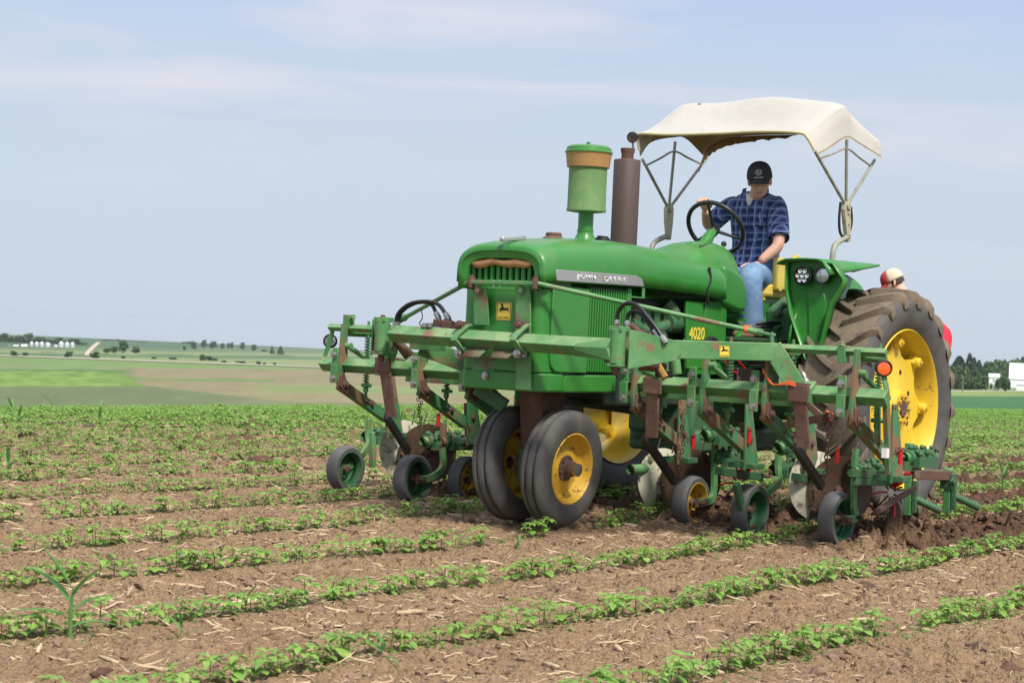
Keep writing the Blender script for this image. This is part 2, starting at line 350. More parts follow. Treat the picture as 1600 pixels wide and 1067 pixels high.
def vnoise(x,y,seed=0):
    ix=np.floor(x);iy=np.floor(y);fx=x-ix;fy=y-iy;fx=fx*fx*(3-2*fx);fy=fy*fy*(3-2*fy)
    a=_hash(ix,iy,seed);b=_hash(ix+1,iy,seed);c=_hash(ix,iy+1,seed);d=_hash(ix+1,iy+1,seed)
    return (a*(1-fx)+b*fx)*(1-fy)+(c*(1-fx)+d*fx)*fy
def fbm(x,y,sc,o,seed=0):
    t=0;am=.5
    for k in range(o): t=t+am*(vnoise(x*sc,y*sc,seed+k)-.5);sc*=2.03;am*=.5
    return t
def clods(x,y,sc,seed,dens=.8):
    gx=np.floor(x/sc);gy=np.floor(y/sc);best=np.zeros_like(x)
    for i in(-1,0,1):
        for j in(-1,0,1):
            cx=gx+i;cy=gy+j;px=(cx+_hash(cx,cy,seed))*sc;py=(cy+_hash(cx,cy,seed+1))*sc;r=sc*(.25+.5*_hash(cx,cy,seed+2));on=_hash(cx,cy,seed+3)<dens
            dd_=np.sqrt((x-px)**2+((y-py)*(.8+.5*_hash(cx,cy,seed+5)))**2)/r; tl=((x-px)*(_hash(cx,cy,seed+6)-.5)+(y-py)*(_hash(cx,cy,seed+7)-.5))/r
            h=np.where(on,np.clip(2.0*(1-dd_),0,1)**.7*(.45+.55*_hash(cx,cy,seed+4)+.5*tl)*(r/sc)*1.35,0)
            best=np.maximum(best,h)
    return best
ROWS=1.065; ROW0=.253
def rowdist(y):
    t=(y-ROW0)/ROWS; return np.abs(t-np.round(t))*ROWS
# fresh soil thrown up by the discs: (x, y, radius x, radius y, height)
HEAPS=[(.0,.183,.20,.10,.028),(.0,-.183,.20,.10,.028),(-1.45,.50,.55,.22,0.085),(-1.15,.22,.30,.16,0.050),(-1.85,.9,.7,.25,0.060),(-1.7,1.62,.6,.30,0.085),(-1.45,1.35,.4,.25,0.080),(-2.2,1.75,.6,.22,0.028),(-2.9,1.8,.7,.3,0.036),(-1.7,2.1,.5,.2,0.040),(-3.6,1.75,.8,.3,0.028),
 (-1.6,-1.65,.5,.25,0.100),(-1.3,-2.0,.35,.2,0.070),(-1.9,-1.3,.5,.25,0.075),(-1.8,-.5,.6,.3,0.060),(-2.5,.6,.7,.25,0.028),(-2.6,-.6,.8,.3,0.028),(-3.6,.75,.8,.25,0.028)]
def soil(x,y):
    """micro relief and how fresh (moist, dark) the soil is"""
    d,a=polar(x,y)
    rd=rowdist(y); worked=1/(1+np.exp((x+1.15)*7))*(1/(1+np.exp((np.abs(y+.02)-2.35)*9)))
    rowm=np.clip((rd-.09)/.12,0,1)
    n=fbm(x,y,.9,4,3)
    h=.05*n+.012*np.cos(2*np.pi*(y-ROW0)/ROWS+np.pi)
    big=clods(x+.05*n,y,.34,11,.35);mid=clods(x,y,.12,21,.6);sm=clods(x,y,.05,31,.7);ti=clods(x,y,.026,41,.75)
    patch=np.clip(.5+2.2*fbm(x,y,1.6,3,77),0,1)
    rough=.45+.75*patch+1.3*worked
    lod=np.clip((30-d)/15,.0,1)
    h=h+1.25*rough*(.036*big*rowm+.034*mid*(.3+.7*rowm)+.019*sm*(.5+.5*rowm)+.009*ti*lod)+.02*fbm(x,y,14,3,5)*lod
    for hx,hy,rx,ry,hh in HEAPS:
        g=np.exp(-(((x-hx)/rx)**2+((y-hy)/ry)**2)); h=h+hh*g*(.65+.9*mid+.25*sm)
        if hx<-.5: worked=np.maximum(worked,np.clip(g*1.6,0,1))
    h=h-.040*rough*rowm-.012
    fresh=np.clip(worked*rowm*1.0+.0,0,1)
    # older dark clods left of the tractor, in already cultivated rows
    old=np.clip((np.clip(fbm(x,y*2.2,.8,4,55)*5.0-.25,0,1))*np.clip((d-14.5)/4,0,1)*rowm,0,1)
    h=h+old*(.07*mid+.08*big)
    return h,np.maximum(fresh,.8*old)
def ground_z(x,y):
    x=np.atleast_1d(np.asarray(x,float));y=np.atleast_1d(np.asarray(y,float)); return base_h(x,y)+soil(x,y)[0]
def mesh_np(name,co,faces,mat_,smooth=True,attrs=None,parent=None,per=4):
    me=bpy.data.meshes.new(name); co=np.asarray(co,np.float32); faces=np.asarray(faces,np.int32)
    me.vertices.add(len(co)); me.vertices.foreach_set('co',co.ravel()); me.loops.add(faces.size); me.loops.foreach_set('vertex_index',faces.ravel())
    me.polygons.add(len(faces)); me.polygons.foreach_set('loop_start',np.arange(0,faces.size,per,dtype=np.int32)); me.polygons.foreach_set('loop_total',np.full(len(faces),per,np.int32))
    me.update(calc_edges=True); me.polygons.foreach_set('use_smooth',np.full(len(faces),smooth))
    for n,dta in (attrs or {}).items():
        at=me.color_attributes.new(n,'FLOAT_COLOR','POINT'); d4=np.ones((len(co),4),np.float32); d4[:,:dta.shape[1]]=dta; at.data.foreach_set('color',d4.ravel())
    me.materials.append(mat_); o=bpy.data.objects.new(name,me); return link(o,parent)
def quads(nu,nv,wrap=False):
    i=np.arange(nu if wrap else nu-1);j=np.arange(nv-1);I,J=np.meshgrid(i,j);K=(I+1)%nu
    return np.stack([J*nu+I,J*nu+K,(J+1)*nu+K,(J+1)*nu+I],-1).reshape(-1,4)
def soil_mat():
    m=bpy.data.materials.new('field_soil'); m.use_nodes=True; nt=m.node_tree; N=nt.nodes; L=nt.links; b=N['Principled BSDF']; b.inputs['Roughness'].default_value=.95; b.inputs['Specular IOR Level'].default_value=.2
    at=N.new('ShaderNodeVertexColor'); at.layer_name='soil'; sp=N.new('ShaderNodeSeparateColor'); L.new(at.outputs[0],sp.inputs[0])
    po=N.new('ShaderNodeNewGeometry').outputs['Position']
    def nz(s,d=6,r=.65):
        n=N.new('ShaderNodeTexNoise'); n.inputs['Scale'].default_value=s; n.inputs['Detail'].default_value=d; n.inputs['Roughness'].default_value=r; L.new(po,n.inputs['Vector']); return n.outputs['Fac']
    def mix(f,a,c):
        x=N.new('ShaderNodeMix'); x.data_type='RGBA'; L.new(f,x.inputs[0])
        if isinstance(a,tuple): x.inputs[6].default_value=(*a,1)
        else: L.new(a,x.inputs[6])
        if isinstance(c,tuple): x.inputs[7].default_value=(*c,1)
        else: L.new(c,x.inputs[7])
        return x.outputs[2]
    def rng(f,a,c,lo=0,hi=1):
        g=N.new('ShaderNodeMapRange'); L.new(f,g.inputs[0]); g.inputs[1].default_value=a; g.inputs[2].default_value=c; g.inputs[3].default_value=lo; g.inputs[4].default_value=hi; return g.outputs[0]
    dry=mix(rng(nz(3.5),.3,.7),(.23,.138,.073),(.37,.24,.135))
    dry=mix(rng(nz(45),.42,.72),dry,(.42,.30,.19))
    dry=mix(rng(nz(90),.56,.66),dry,(.11,.06,.038))
    wet=mix(rng(nz(18),.3,.7),(.075,.040,.024),(.175,.10,.060))
    col=mix(sp.outputs[0],dry,wet)
    col=mix(sp.outputs[1],col,mix(rng(nz(5),.35,.65),(.085,.145,.04),(.12,.19,.055)))
    L.new(col,b.inputs['Base Color'])
    bn=N.new('ShaderNodeBump'); bn.inputs['Strength'].default_value=.9; bn.inputs['Distance'].default_value=.018; vo=N.new('ShaderNodeTexVoronoi'); vo.inputs['Scale'].default_value=38; L.new(po,vo.inputs['Vector'])
    vo2=N.new('ShaderNodeTexVoronoi'); vo2.inputs['Scale'].default_value=95; L.new(po,vo2.inputs['Vector'])
    s1=N.new('ShaderNodeMath'); s1.operation='MULTIPLY_ADD'; L.new(vo.outputs['Distance'],s1.inputs[0]); s1.inputs[1].default_value=-1.6; L.new(nz(75,8,.7),s1.inputs[2])
    s2=N.new('ShaderNodeMath'); s2.operation='MULTIPLY_ADD'; L.new(vo2.outputs['Distance'],s2.inputs[0]); s2.inputs[1].default_value=-.7; L.new(s1.outputs[0],s2.inputs[2])
    L.new(s2.outputs[0],bn.inputs['Height']); L.new(bn.outputs[0],b.inputs['Normal'])
    return m
SOIL=soil_mat()
az=np.concatenate([np.linspace(-math.pi,-.30,36)[:-1],np.linspace(-.30,.30,1000),np.linspace(.30,math.pi,36)[1:-1]])
q_=np.linspace(560,3000*1.184/100,640); dd=np.concatenate([[.02,1,2,3,4,4.8,5.4,5.9],3552/q_,np.geomspace(104,150,8)])
Am,Dm=np.meshgrid(az,dd); s_,d0_,dc_,k_=crest(Am); qs=3000*s_+8; ds=dist_of(qs,Am)
Dm=np.minimum(Dm,ds); Dm[-1]=ds[-1]
X,Y=unpolar(Dm,Am); hb=base_h(X.ravel(),Y.ravel()); hs,fr=soil(X.ravel(),Y.ravel())
fade=np.clip((Dm.ravel()-45)/40,0,1); green=np.clip((Dm.ravel()-26)/30,0,.9)
G=mesh_np('field_ground',np.stack([X.ravel(),Y.ravel(),hb+hs*(1-fade)],-1),quads(len(az),len(dd),True)[:,::-1],SOIL,attrs={'soil':np.stack([fr*(1-fade),green,0*green],-1)})
tag(G,kind='structure')

# distant farmland
def pix(a,q):
    """view direction -> place on the survey photo, to read off the field boundaries"""
    vx=np.cos(a)*CH[0]+np.sin(a)*CRH[0]; vy=np.cos(a)*CH[1]+np.sin(a)*CRH[1]; vz=-q/3000
    t=vx*CD.x+vy*CD.y+vz*CD.z; return 800+CF*(vx*CR.x+vy*CR.y+vz*CR.z)/t, 533.5-CF*(vx*CU.x+vy*CU.y+vz*CU.z)/t
def dirq(px,py):
    v=CD+CR*((px-800)/CF)-CU*((py-533.5)/CF); h=math.hypot(v.x,v.y)
    return math.atan2(v.x*CRH[0]+v.y*CRH[1],v.x*CH[0]+v.y*CH[1]), -v.z/h*3000
def land(px,py,lift=0):
    a,q=dirq(px,py); d=float(dist_of(q,a)); x,y=unpolar(d,a); return Vector((x,y,1.184-d*q/3000+lift))
azf=np.concatenate([np.linspace(-math.pi,-.32,30)[:-1],np.linspace(-.32,.32,900),np.linspace(.32,math.pi,30)[1:-1]])
nq=170; Af=np.repeat(azf[None],nq,0); qs=3000*crest(azf)[0]+8; t=np.linspace(0,1,nq)[:,None]; Qf=qs[None]*(1-t)+33.5*t
Df=dist_of(Qf,Af); Xf,Yf_=unpolar(Df,Af); Zf=1.184-Df*Qf/3000; PX,PY=pix(Af,Qf)
def lerp(a,b,t): return a+(b-a)*np.clip(t,0,1)[...,None]
C=lambda *c:np.array(c)
col=np.zeros(PX.shape+(3,))+C(.115,.155,.075)
def edge(y,y0,w=1.5): return np.clip((PY-y0)/w+.5,0,1)
n1=vnoise(PX/40,PY/5,3); n2=vnoise(PX/14,PY/2.0,9); n3=vnoise(PX/90,PY/8,13)
cl=[] # bands from the skyline down, boundaries as functions of PX
def band(y0,c,w=1.5,mask=1):
    global col
    m_=edge(PY,y0,w)*mask; col=col*(1-m_[...,None])+np.array(c)*m_[...,None]
far=C(.075,.13,.07)
col[:]=far
band(541+.006*PX+3*(n3-.5),(.115,.165,.085)); band(546+.012*PX+2*(n1-.5),(.19,.23,.115)); band(551+.012*PX+3*(n1-.5),(.095,.16,.075))
band(556+.012*PX,(.20,.235,.11)); 
left=(PX<760)
yr=556+.0365*PX
band(yr-2,(.16,.22,.085)); band(yr+3,(.15,.225,.08)); band(yr+12+2*(n1-.5),(.165,.22,.095))
# pale brown contour-planted field with green terraces
xb=np.clip((PX-150)/60,0,1)
band(574+.010*(PX-180)+1.5*(n1-.5),C(.215,.19,.105),2,xb)
band(590+.012*(PX-200)+2*(n1-.5),(.125,.20,.065),1.2,xb*(PX<430)); band(593.5+.012*(PX-200)+2*(n1-.5),(.215,.19,.105),1.2,xb)
g2=np.clip((PX-380)/60,0,1); band(601+.01*(PX-380)+2*(n1-.5),(.19,.235,.095),2,g2); band(613+.01*(PX-380),(.215,.19,.105),2,g2)
bl=np.clip((215-PX)/25,0,1); band(577+.004*PX+1.5*(n1-.5),(.10,.175,.055),1.2,bl)
band(582+.006*PX,(.135,.22,.045),1.5,np.clip((190+(PY-583)*2-PX)/10,0,1)); 
# grass bank
mb=np.clip((165+(PY-582)*2.6-PX)/12,0,1)*(PY>580)*(PY<604); col=col*(1-mb[...,None])+(C(.155,.24,.06)*(.8+.4*n2[...,None]))*mb[...,None]
yd=np.where(PX<230,604-.004*PX,603+.11*(PX-230)); yd=np.minimum(yd,628+.01*(PX-460))
band(yd,(.125,.155,.075),2)
# curved crop rows at the foot of the slope
cr_=((PX>330)&(PX<760))*np.clip((PY-(608+.03*(PX-330)))/4,0,1)*np.clip((PX-330)/80,0,1)
sr=.5+.5*np.sin(PX*.78+((PY-600)**1.0)*1.0+.0012*(PX-330)**2); col=col*(1-.4*cr_[...,None]*sr[...,None])+C(.27,.24,.14)*.4*cr_[...,None]*sr[...,None]
# right hand side
rt=np.clip((PX-1100)/40,0,1)
def bandr(y0,c,w=1.2):
    global col
    m_=edge(PY,y0,w)*rt; col=col*(1-m_[...,None])+np.array(c)*m_[...,None]
bandr(500+0*PX,(.10,.17,.055)); bandr(604+0*PX,(.12,.2,.06)); bandr(609.5+0*PX,(.36,.32,.25)); bandr(611.2+0*PX,(.19,.25,.085)); bandr(618.5+.004*(PX-1480),(.055,.135,.052),3)
col*= (.93+.14*n1[...,None]); col*=(.96+.08*n2[...,None]); 
def land_mat():
    m=bpy.data.materials.new('distant_fields'); m.use_nodes=True; nt=m.node_tree; N=nt.nodes; L=nt.links; b=N['Principled BSDF']; b.inputs['Roughness'].default_value=1; b.inputs['Specular IOR Level'].default_value=.1
    at=N.new('ShaderNodeVertexColor'); at.layer_name='crop'; L.new(at.outputs[0],b.inputs['Base Color']); return m
FARM=mesh_np('distant_farmland',np.stack([Xf.ravel(),Yf_.ravel(),Zf.ravel()],-1),quads(len(azf),nq,True)[:,::-1],land_mat(),attrs={'crop':col.reshape(-1,3)})
tag(FARM,kind='structure')
GRAVEL=mat('pale_gravel',(.42,.37,.29),.95,var=.06); GRAVEL2=mat('pink_gravel',(.50,.40,.30),.95,var=.06)
def road(name,pts,m_):
    k=M(); vs=[]
    for (x,yt,yb) in pts: vs+= [land(x,yt,.25),land(x,yb,.25)]
    k.add(vs,[(2*i,2*i+1,2*i+3,2*i+2) for i in range(len(pts)-1)]); return tag(k.build(name,m_,None,smooth=0),kind='structure')
road('gravel_road',[(-60+20*i,556.2+.0365*(-60+20*i)-.9,556.2+.0365*(-60+20*i)+.55) for i in range(42)],GRAVEL)
def vroad(pts):
    k=M(); vs=[]
    for (y,xl,xr) in pts: vs+= [land(xl,y,.3),land(xr,y,.3)]
    k.add(vs,[(2*i,2*i+1,2*i+3,2*i+2) for i in range(len(pts)-1)]); return tag(k.build('hill_road',GRAVEL2,None,smooth=0),kind='structure')
vroad([(556,132,139),(552,133,140),(548,136,144),(544,140,148),(540,144,152),(536.5,149,156),(535,150,157)])
# ---------------------------------------------------------------- crops, weeds, stalks, clods
def leaf_mat(name,c1,c2,tr=.35):
    m=bpy.data.materials.new(name); m.use_nodes=True; nt=m.node_tree; N=nt.nodes; L=nt.links; b=N['Principled BSDF']; b.inputs['Roughness'].default_value=.6; b.inputs['Specular IOR Level'].default_value=.3
    po=N.new('ShaderNodeNewGeometry').outputs['Position']
    n=N.new('ShaderNodeTexNoise'); n.inputs['Scale'].default_value=16; n.inputs['Detail'].default_value=4; L.new(po,n.inputs['Vector'])
    g=N.new('ShaderNodeMapRange'); g.inputs[1].default_value=.3; g.inputs[2].default_value=.7; L.new(n.outputs['Fac'],g.inputs[0])
    x=N.new('ShaderNodeMix'); x.data_type='RGBA'; x.inputs[6].default_value=(*c1,1); x.inputs[7].default_value=(*c2,1); L.new(g.outputs[0],x.inputs[0])
    L.new(x.outputs[2],b.inputs['Base Color'])
    t=N.new('ShaderNodeBsdfTranslucent'); L.new(x.outputs[2],t.inputs[0]); ms=N.new('ShaderNodeMixShader'); ms.inputs[0].default_value=tr
    L.new(b.outputs[0],ms.inputs[1]); L.new(t.outputs[0],ms.inputs[2]); L.new(ms.outputs[0],N['Material Output'].inputs[0]); return m
SOY=leaf_mat('soybean_leaf',(.15,.30,.06),(.33,.51,.115)); WEED=leaf_mat('weed_leaf',(.11,.24,.045),(.19,.35,.07)); CORN=leaf_mat('corn_leaf',(.11,.25,.07),(.18,.36,.10))
STRAW=mat('dry_corn_residue',(.47,.345,.215),.9,layers=[((.62,.50,.34),30,.5,.2,.9,0),((.25,.16,.10),18,.58,.1,.95,0)],var=.25)
CLODM=mat('dry_soil_clod',(.235,.145,.095),.95,layers=[((.12,.065,.04),20,.5,.2,.95,0)],var=.2,bump=(60,.8,.01))
CLODW=mat('moist_dark_clod',(.10,.052,.033),.95,layers=[((.17,.10,.065),16,.55,.2,.95,0)],var=.25,bump=(60,.8,.01))
def leaf_geo(base,dirv,upv,L_,Wd,fold=.25,droop=.3,n=4,shape=None):
    """ovate folded leaf: returns verts, quads"""
    d=np.array(dirv,float);d/=np.linalg.norm(d);u=np.array(upv,float);u-=d*(u@d);u/=np.linalg.norm(u);s=np.cross(d,u)
    prof=shape or [.0,.62,1.0,.78,.0]; m_=len(prof); vs=[]
    for i,w in enumerate(prof):
        t=i/(m_-1); c=np.array(base)+d*L_*t-u*droop*L_*t*t
        vs+= [c+s*w*Wd/2+u*fold*w*Wd/2,c,c-s*w*Wd/2+u*fold*w*Wd/2]
    fs=[]
    for i in range(m_-1):
        for k in(0,1): a=3*i+k; fs.append((a,a+1,a+4,a+3))
    return vs,fs
class NP:
    def __init__(s): s.v=[];s.f=[]
    def add(s,vs,fs):
        n=len(s.v); s.v+=list(vs); s.f+=[tuple(i+n for i in f) for f in fs]
    def arr(s): return np.array(s.v,float),np.array(s.f,int)
def soy(rnd,lod=0):
    g=NP(); H=rnd.uniform(.055,.09)*(1 if lod==0 else 1.0)
    lean=np.array([rnd.uniform(-.02,.02),rnd.uniform(-.02,.02),0])
    if lod==0:
        r=.0022; pts=[(0,0,-.01),tuple(lean*.5+np.array([0,0,H*.5])),tuple(lean+np.array([0,0,H]))]
        vs=[];
        for p in pts:
            for k in range(3): vs.append((p[0]+r*math.cos(k*2.09),p[1]+r*math.sin(k*2.09),p[2]))
        g.add(vs,[(3*i+k,3*i+(k+1)%3,3*i+3+(k+1)%3,3*i+3+k) for i in range(2) for k in range(3)])
    a0=rnd.uniform(0,6.28)
    for k in range(2):      # round first leaves
        a=a0+math.pi*k; dv=(math.cos(a),math.sin(a),rnd.uniform(-.25,.2)); vs,fs=leaf_geo(lean*.5+np.array([math.cos(a)*.008,math.sin(a)*.008,H*rnd.uniform(.42,.58)]),dv,(0,0,1),rnd.uniform(.042,.056),rnd.uniform(.036,.046),.12,.35,shape=[.1,.8,1,.75,0] if lod==0 else [.2,1,0]); g.add(vs,fs)
    for j in range(3 if lod==0 else 2):      # three-leaflet leaves
        a=a0+1.57+j*2.4+rnd.uniform(-.4,.4); hh=H*(.75+.15*j); st=np.array([math.cos(a),math.sin(a),.55])*rnd.uniform(.012,.03)*(1 if j<2 else .4)
        bp=lean*(.8)+np.array([0,0,hh])+st; sz=(1-.22*j)
        for k in(-1,0,1):
            b=a+k*rnd.uniform(1.0,1.4); dv=(math.cos(b),math.sin(b),rnd.uniform(-.2,.45)); vs,fs=leaf_geo(bp,dv,(0,0,1),rnd.uniform(.040,.055)*sz,rnd.uniform(.027,.036)*sz,.3,.35,shape=[.05,.8,1,.6,0] if lod==0 else [.2,1,0]); g.add(vs,fs)
    return g.arr()
def weed(rnd):
    g=NP()
    for k in range(rnd.randint(5,8)):
        a=rnd.uniform(0,6.28); dv=(math.cos(a),math.sin(a),rnd.uniform(.1,1.3)); vs,fs=leaf_geo((0,0,rnd.uniform(0,.02)),dv,(0,0,1),rnd.uniform(.03,.06),rnd.uniform(.012,.024),.2,.3,shape=[.3,1,0]); g.add(vs,fs)
    return g.arr()
def scatter(name,variants,pts,mat_,smooth=True,per=4):
    """join many copies (x,y,z,rot,scale,variant) into one mesh"""
    vs=[];fs=[];n=0
    pts=np.asarray(pts,float)
    for k,(v,f) in enumerate(variants):
        p=pts[pts[:,5]==k]
        if not len(p): continue
        c=np.cos(p[:,3])[:,None];s=np.sin(p[:,3])[:,None];sc=p[:,4][:,None]
        x=(v[None,:,0]*c-v[None,:,1]*s)*sc+p[:,0][:,None];y=(v[None,:,0]*s+v[None,:,1]*c)*sc+p[:,1][:,None];z=v[None,:,2]*sc+p[:,2][:,None]
        vs.append(np.stack([x,y,z],-1).reshape(-1,3)); fs.append((f[None]+n+(np.arange(len(p))*len(v))[:,None,None]).reshape(-1,per)); n+=len(p)*len(v)
    return mesh_np(name,np.concatenate(vs),np.concatenate(fs),mat_,smooth,per=per)
rnd=random.Random(11)
SV=[soy(rnd) for _ in range(12)]; SL=[soy(rnd,1) for _ in range(8)]; WV=[weed(rnd) for _ in range(8)]
def inview(x,y,m=.06):
    d,a=polar(x,y); return (np.abs(a)<.262+m)&(d>5.6)
def blocked(x,y):
    """ground taken by tyres"""
    b=(np.abs(x)<.30)&(np.abs(np.abs(y)-.2)<.12)|(np.abs(x+2.42)<.75)&(np.abs(np.abs(y)-1.15)<.27)
    return b
PL=[]
for k in range(-34,9):
    y0=ROW0+k*ROWS; xs=np.arange(-60,9,.040)
    x=xs+RNG.normal(0,.02,len(xs)); y=y0+RNG.normal(0,.014,len(xs))+.03*np.sin(x*.7+k)
    gap=vnoise(x*1.3,x*0+k*7.3,91)+.5*vnoise(x*4.1,x*0+k*3.3,92)
    d,a=polar(x,y); keep=inview(x,y)&(gap>.26)&(d<70)&(RNG.random(len(x))<np.where(d<18,.93,np.where(d<30,.8,.5)))&~blocked(x,y)
    # young weeds under the canopy fill the row out
    for i in np.nonzero(keep)[0]: PL.append((x[i],y[i],d[i]))
PL=np.array(PL); PL=PL[np.argsort(PL[:,2])]
# 300 that show largest: near and inside the frame
_,aa=polar(PL[:,0],PL[:,1]); ins=np.abs(aa)<.262; idx=np.nonzero(ins)[0][:300]; rest=np.ones(len(PL),bool); rest[idx]=False
zz=ground_z(PL[:,0],PL[:,1])
soymesh=[]
for k,(v,f) in enumerate(SV):
    me=bpy.data.meshes.new('soybean_plant'); me.from_pydata([tuple(p) for p in v],[],[tuple(q) for q in f]); me.shade_smooth(); me.materials.append(SOY); soymesh.append(me)
for i in idx:
    o=bpy.data.objects.new('soybean_plant',soymesh[rnd.randrange(len(SV))]); COL.objects.link(o); o.location=(PL[i,0],PL[i,1],zz[i]-.004); o.rotation_euler=(rnd.uniform(-.12,.12),rnd.uniform(-.12,.12),rnd.uniform(0,6.28)); s=rnd.uniform(.5,1.3); o.scale=(s,s,s)
    rk=int(round((PL[i,1]-ROW0)/ROWS)); q_=o.location-CO; px_=800+CF*q_.dot(CR)/q_.dot(CD)
    rn={5:'the bottom-right corner crop row',4:'the bottom-right corner crop row',3:'the lowest long crop row',2:'the second lowest long crop row',1:'the crop row under the near gauge wheels',0:'the crop row before the front wheels'}.get(rk,'a crop row at the left edge')
    th='left third' if px_<533 else 'middle third' if px_<1067 else 'right third'
    tag(o,'young soybean plant in '+rn+', '+th,'soybean plant','soybean plants in '+rn+', '+th)
pr=PL[rest]; zr=zz[rest]; near=pr[:,2]<22
def pack(p,z,nv,s0=.5,s1=1.3):
    n=len(p); return np.stack([p[:,0],p[:,1],z-.004,RNG.uniform(0,6.28,n),RNG.uniform(s0,s1,n),RNG.integers(0,nv,n)],-1)
tag(scatter('soybean_rows',SV,pack(pr[near],zr[near],12),SOY),kind='stuff')
tag(scatter('far_soybean_rows',SL,pack(pr[~near],zr[~near],8,1.1,1.8),SOY),kind='stuff')
# weeds: tiny seedlings beneath the rows, thick cover between rows further back
n=26000; d=np.sqrt(RNG.uniform(6**2,62**2,n)); a=RNG.uniform(-.29,.29,n); x,y=unpolar(d,a); rd=rowdist(y)
dens=np.where(d<15,.0,np.clip((d-15)/14,0,.66)*(.45+.9*vnoise(x*1.1,y*1.1,5)))*np.clip(1-2.2*a,.45,1)
hid=(np.abs(y)<2.4)&(x<-1.1)
keep=(RNG.random(n)<np.where(hid,dens*.45,dens))&~blocked(x,y)
P_=np.stack([x,y,d],-1)[keep]
n=9000; xs=RNG.uniform(-12,8,n); kk=RNG.integers(-8,5,n); ys=ROW0+kk*ROWS+RNG.normal(0,.055,n); ok=inview(xs,ys)&~blocked(xs,ys); d2,_=polar(xs,ys); ok&=(d2<24)
P2=np.stack([xs,ys,d2],-1)[ok]
pts=np.concatenate([pack(P_,ground_z(P_[:,0],P_[:,1]),8,.9,1.9),pack(P2,ground_z(P2[:,0],P2[:,1]),8,.25,.6)])
tag(scatter('ground_weeds',WV,pts,WEED),kind='stuff')
# straw and stalk litter
def straw(rnd):
    L_=1; w=rnd.uniform(.045,.13); b=rnd.uniform(-.22,.22); tl=rnd.choice((0,0,0,.1,.2,.45)); vs=[]
    for i in range(4):
        t=i/3-.5; z=tl*(t+.5)+rnd.uniform(0,.10)+.03; y=b*(4*t*t); ww=w*(1 if 0<i<3 else rnd.uniform(.3,.9))
        vs+= [(t,y-ww/2,z-.02),(t,y,z+ww*.45),(t,y+ww/2,z-.02)]
    return np.array(vs),np.array([(3*i+k,3*i+k+1,3*i+k+4,3*i+k+3) for i in range(3) for k in(0,1)])
ST=[straw(rnd) for _ in range(14)]
n=250000; d=np.sqrt(RNG.uniform(5.7**2,30**2,n)); a=RNG.uniform(-.30,.30,n); x,y=unpolar(d,a)
fresh=(np.abs(y)<2.3)&(x<-1.2); pat=vnoise(x*1.7,y*2.2,61)*.6+vnoise(x*5,y*6,62)*.5
keep=(RNG.random(n)<np.where(fresh,.12,np.clip(1.9*(pat-.28),.06,1))*np.clip((34-d)/14,.2,1))&~blocked(x,y)
x,y,d=x[keep],y[keep],d[keep]; ln=np.clip(RNG.lognormal(-3.75,.6,len(x)),.010,.12)
tag(scatter('straw_litter',ST,np.stack([x,y,ground_z(x,y)-.002,RNG.uniform(0,6.28,len(x)),ln,RNG.integers(0,14,len(x))],-1),STRAW,False),kind='stuff')
def rock(rnd,n=1,j=.35):
    bm=bmesh.new(); bmesh.ops.create_icosphere(bm,subdivisions=n,radius=1); 
    for v in bm.verts: v.co*=1+rnd.uniform(-j,j); v.co.z*=.7
    v=np.array([tuple(q.co) for q in bm.verts]); f=np.array([[q.index for q in p.verts] for p in bm.faces]); bm.free(); return v,f
RK=[rock(rnd,1,.5) for _ in range(8)]; RK2=[rock(rnd,2,.38) for _ in range(8)]
n=60000; d=np.sqrt(RNG.uniform(5.7**2,20**2,n)); a=RNG.uniform(-.30,.30,n); x,y=unpolar(d,a); fresh=(np.abs(y)<2.35)&(x<-1.15)
keep=(rowdist(y)>.07)&(RNG.random(n)<(.35+.65*vnoise(x*2,y*2,7)))&~blocked(x,y)&~fresh; x,y=x[keep],y[keep]
r_=np.clip(RNG.lognormal(-4.75,.5,len(x)),.004,.040)
tag(scatter('dry_soil_crumbs',RK,np.stack([x,y,ground_z(x,y),RNG.uniform(0,6.28,len(x)),r_,RNG.integers(0,8,len(x))],-1),CLODM,False,3),kind='stuff')
n=9000; x=RNG.uniform(-6,-.95,n); y=RNG.uniform(-2.3,2.4,n); keep=(rowdist(y)>.10)&~blocked(x,y)&inview(x,y); x,y=x[keep],y[keep]; r_=np.clip(RNG.lognormal(-4.4,.55,len(x)),.005,.045)
tag(scatter('fresh_soil_crumbs',RK,np.stack([x,y,ground_z(x,y)+r_*.2,RNG.uniform(0,6.28,len(x)),r_,RNG.integers(0,8,len(x))],-1),CLODW,False,3),kind='stuff')
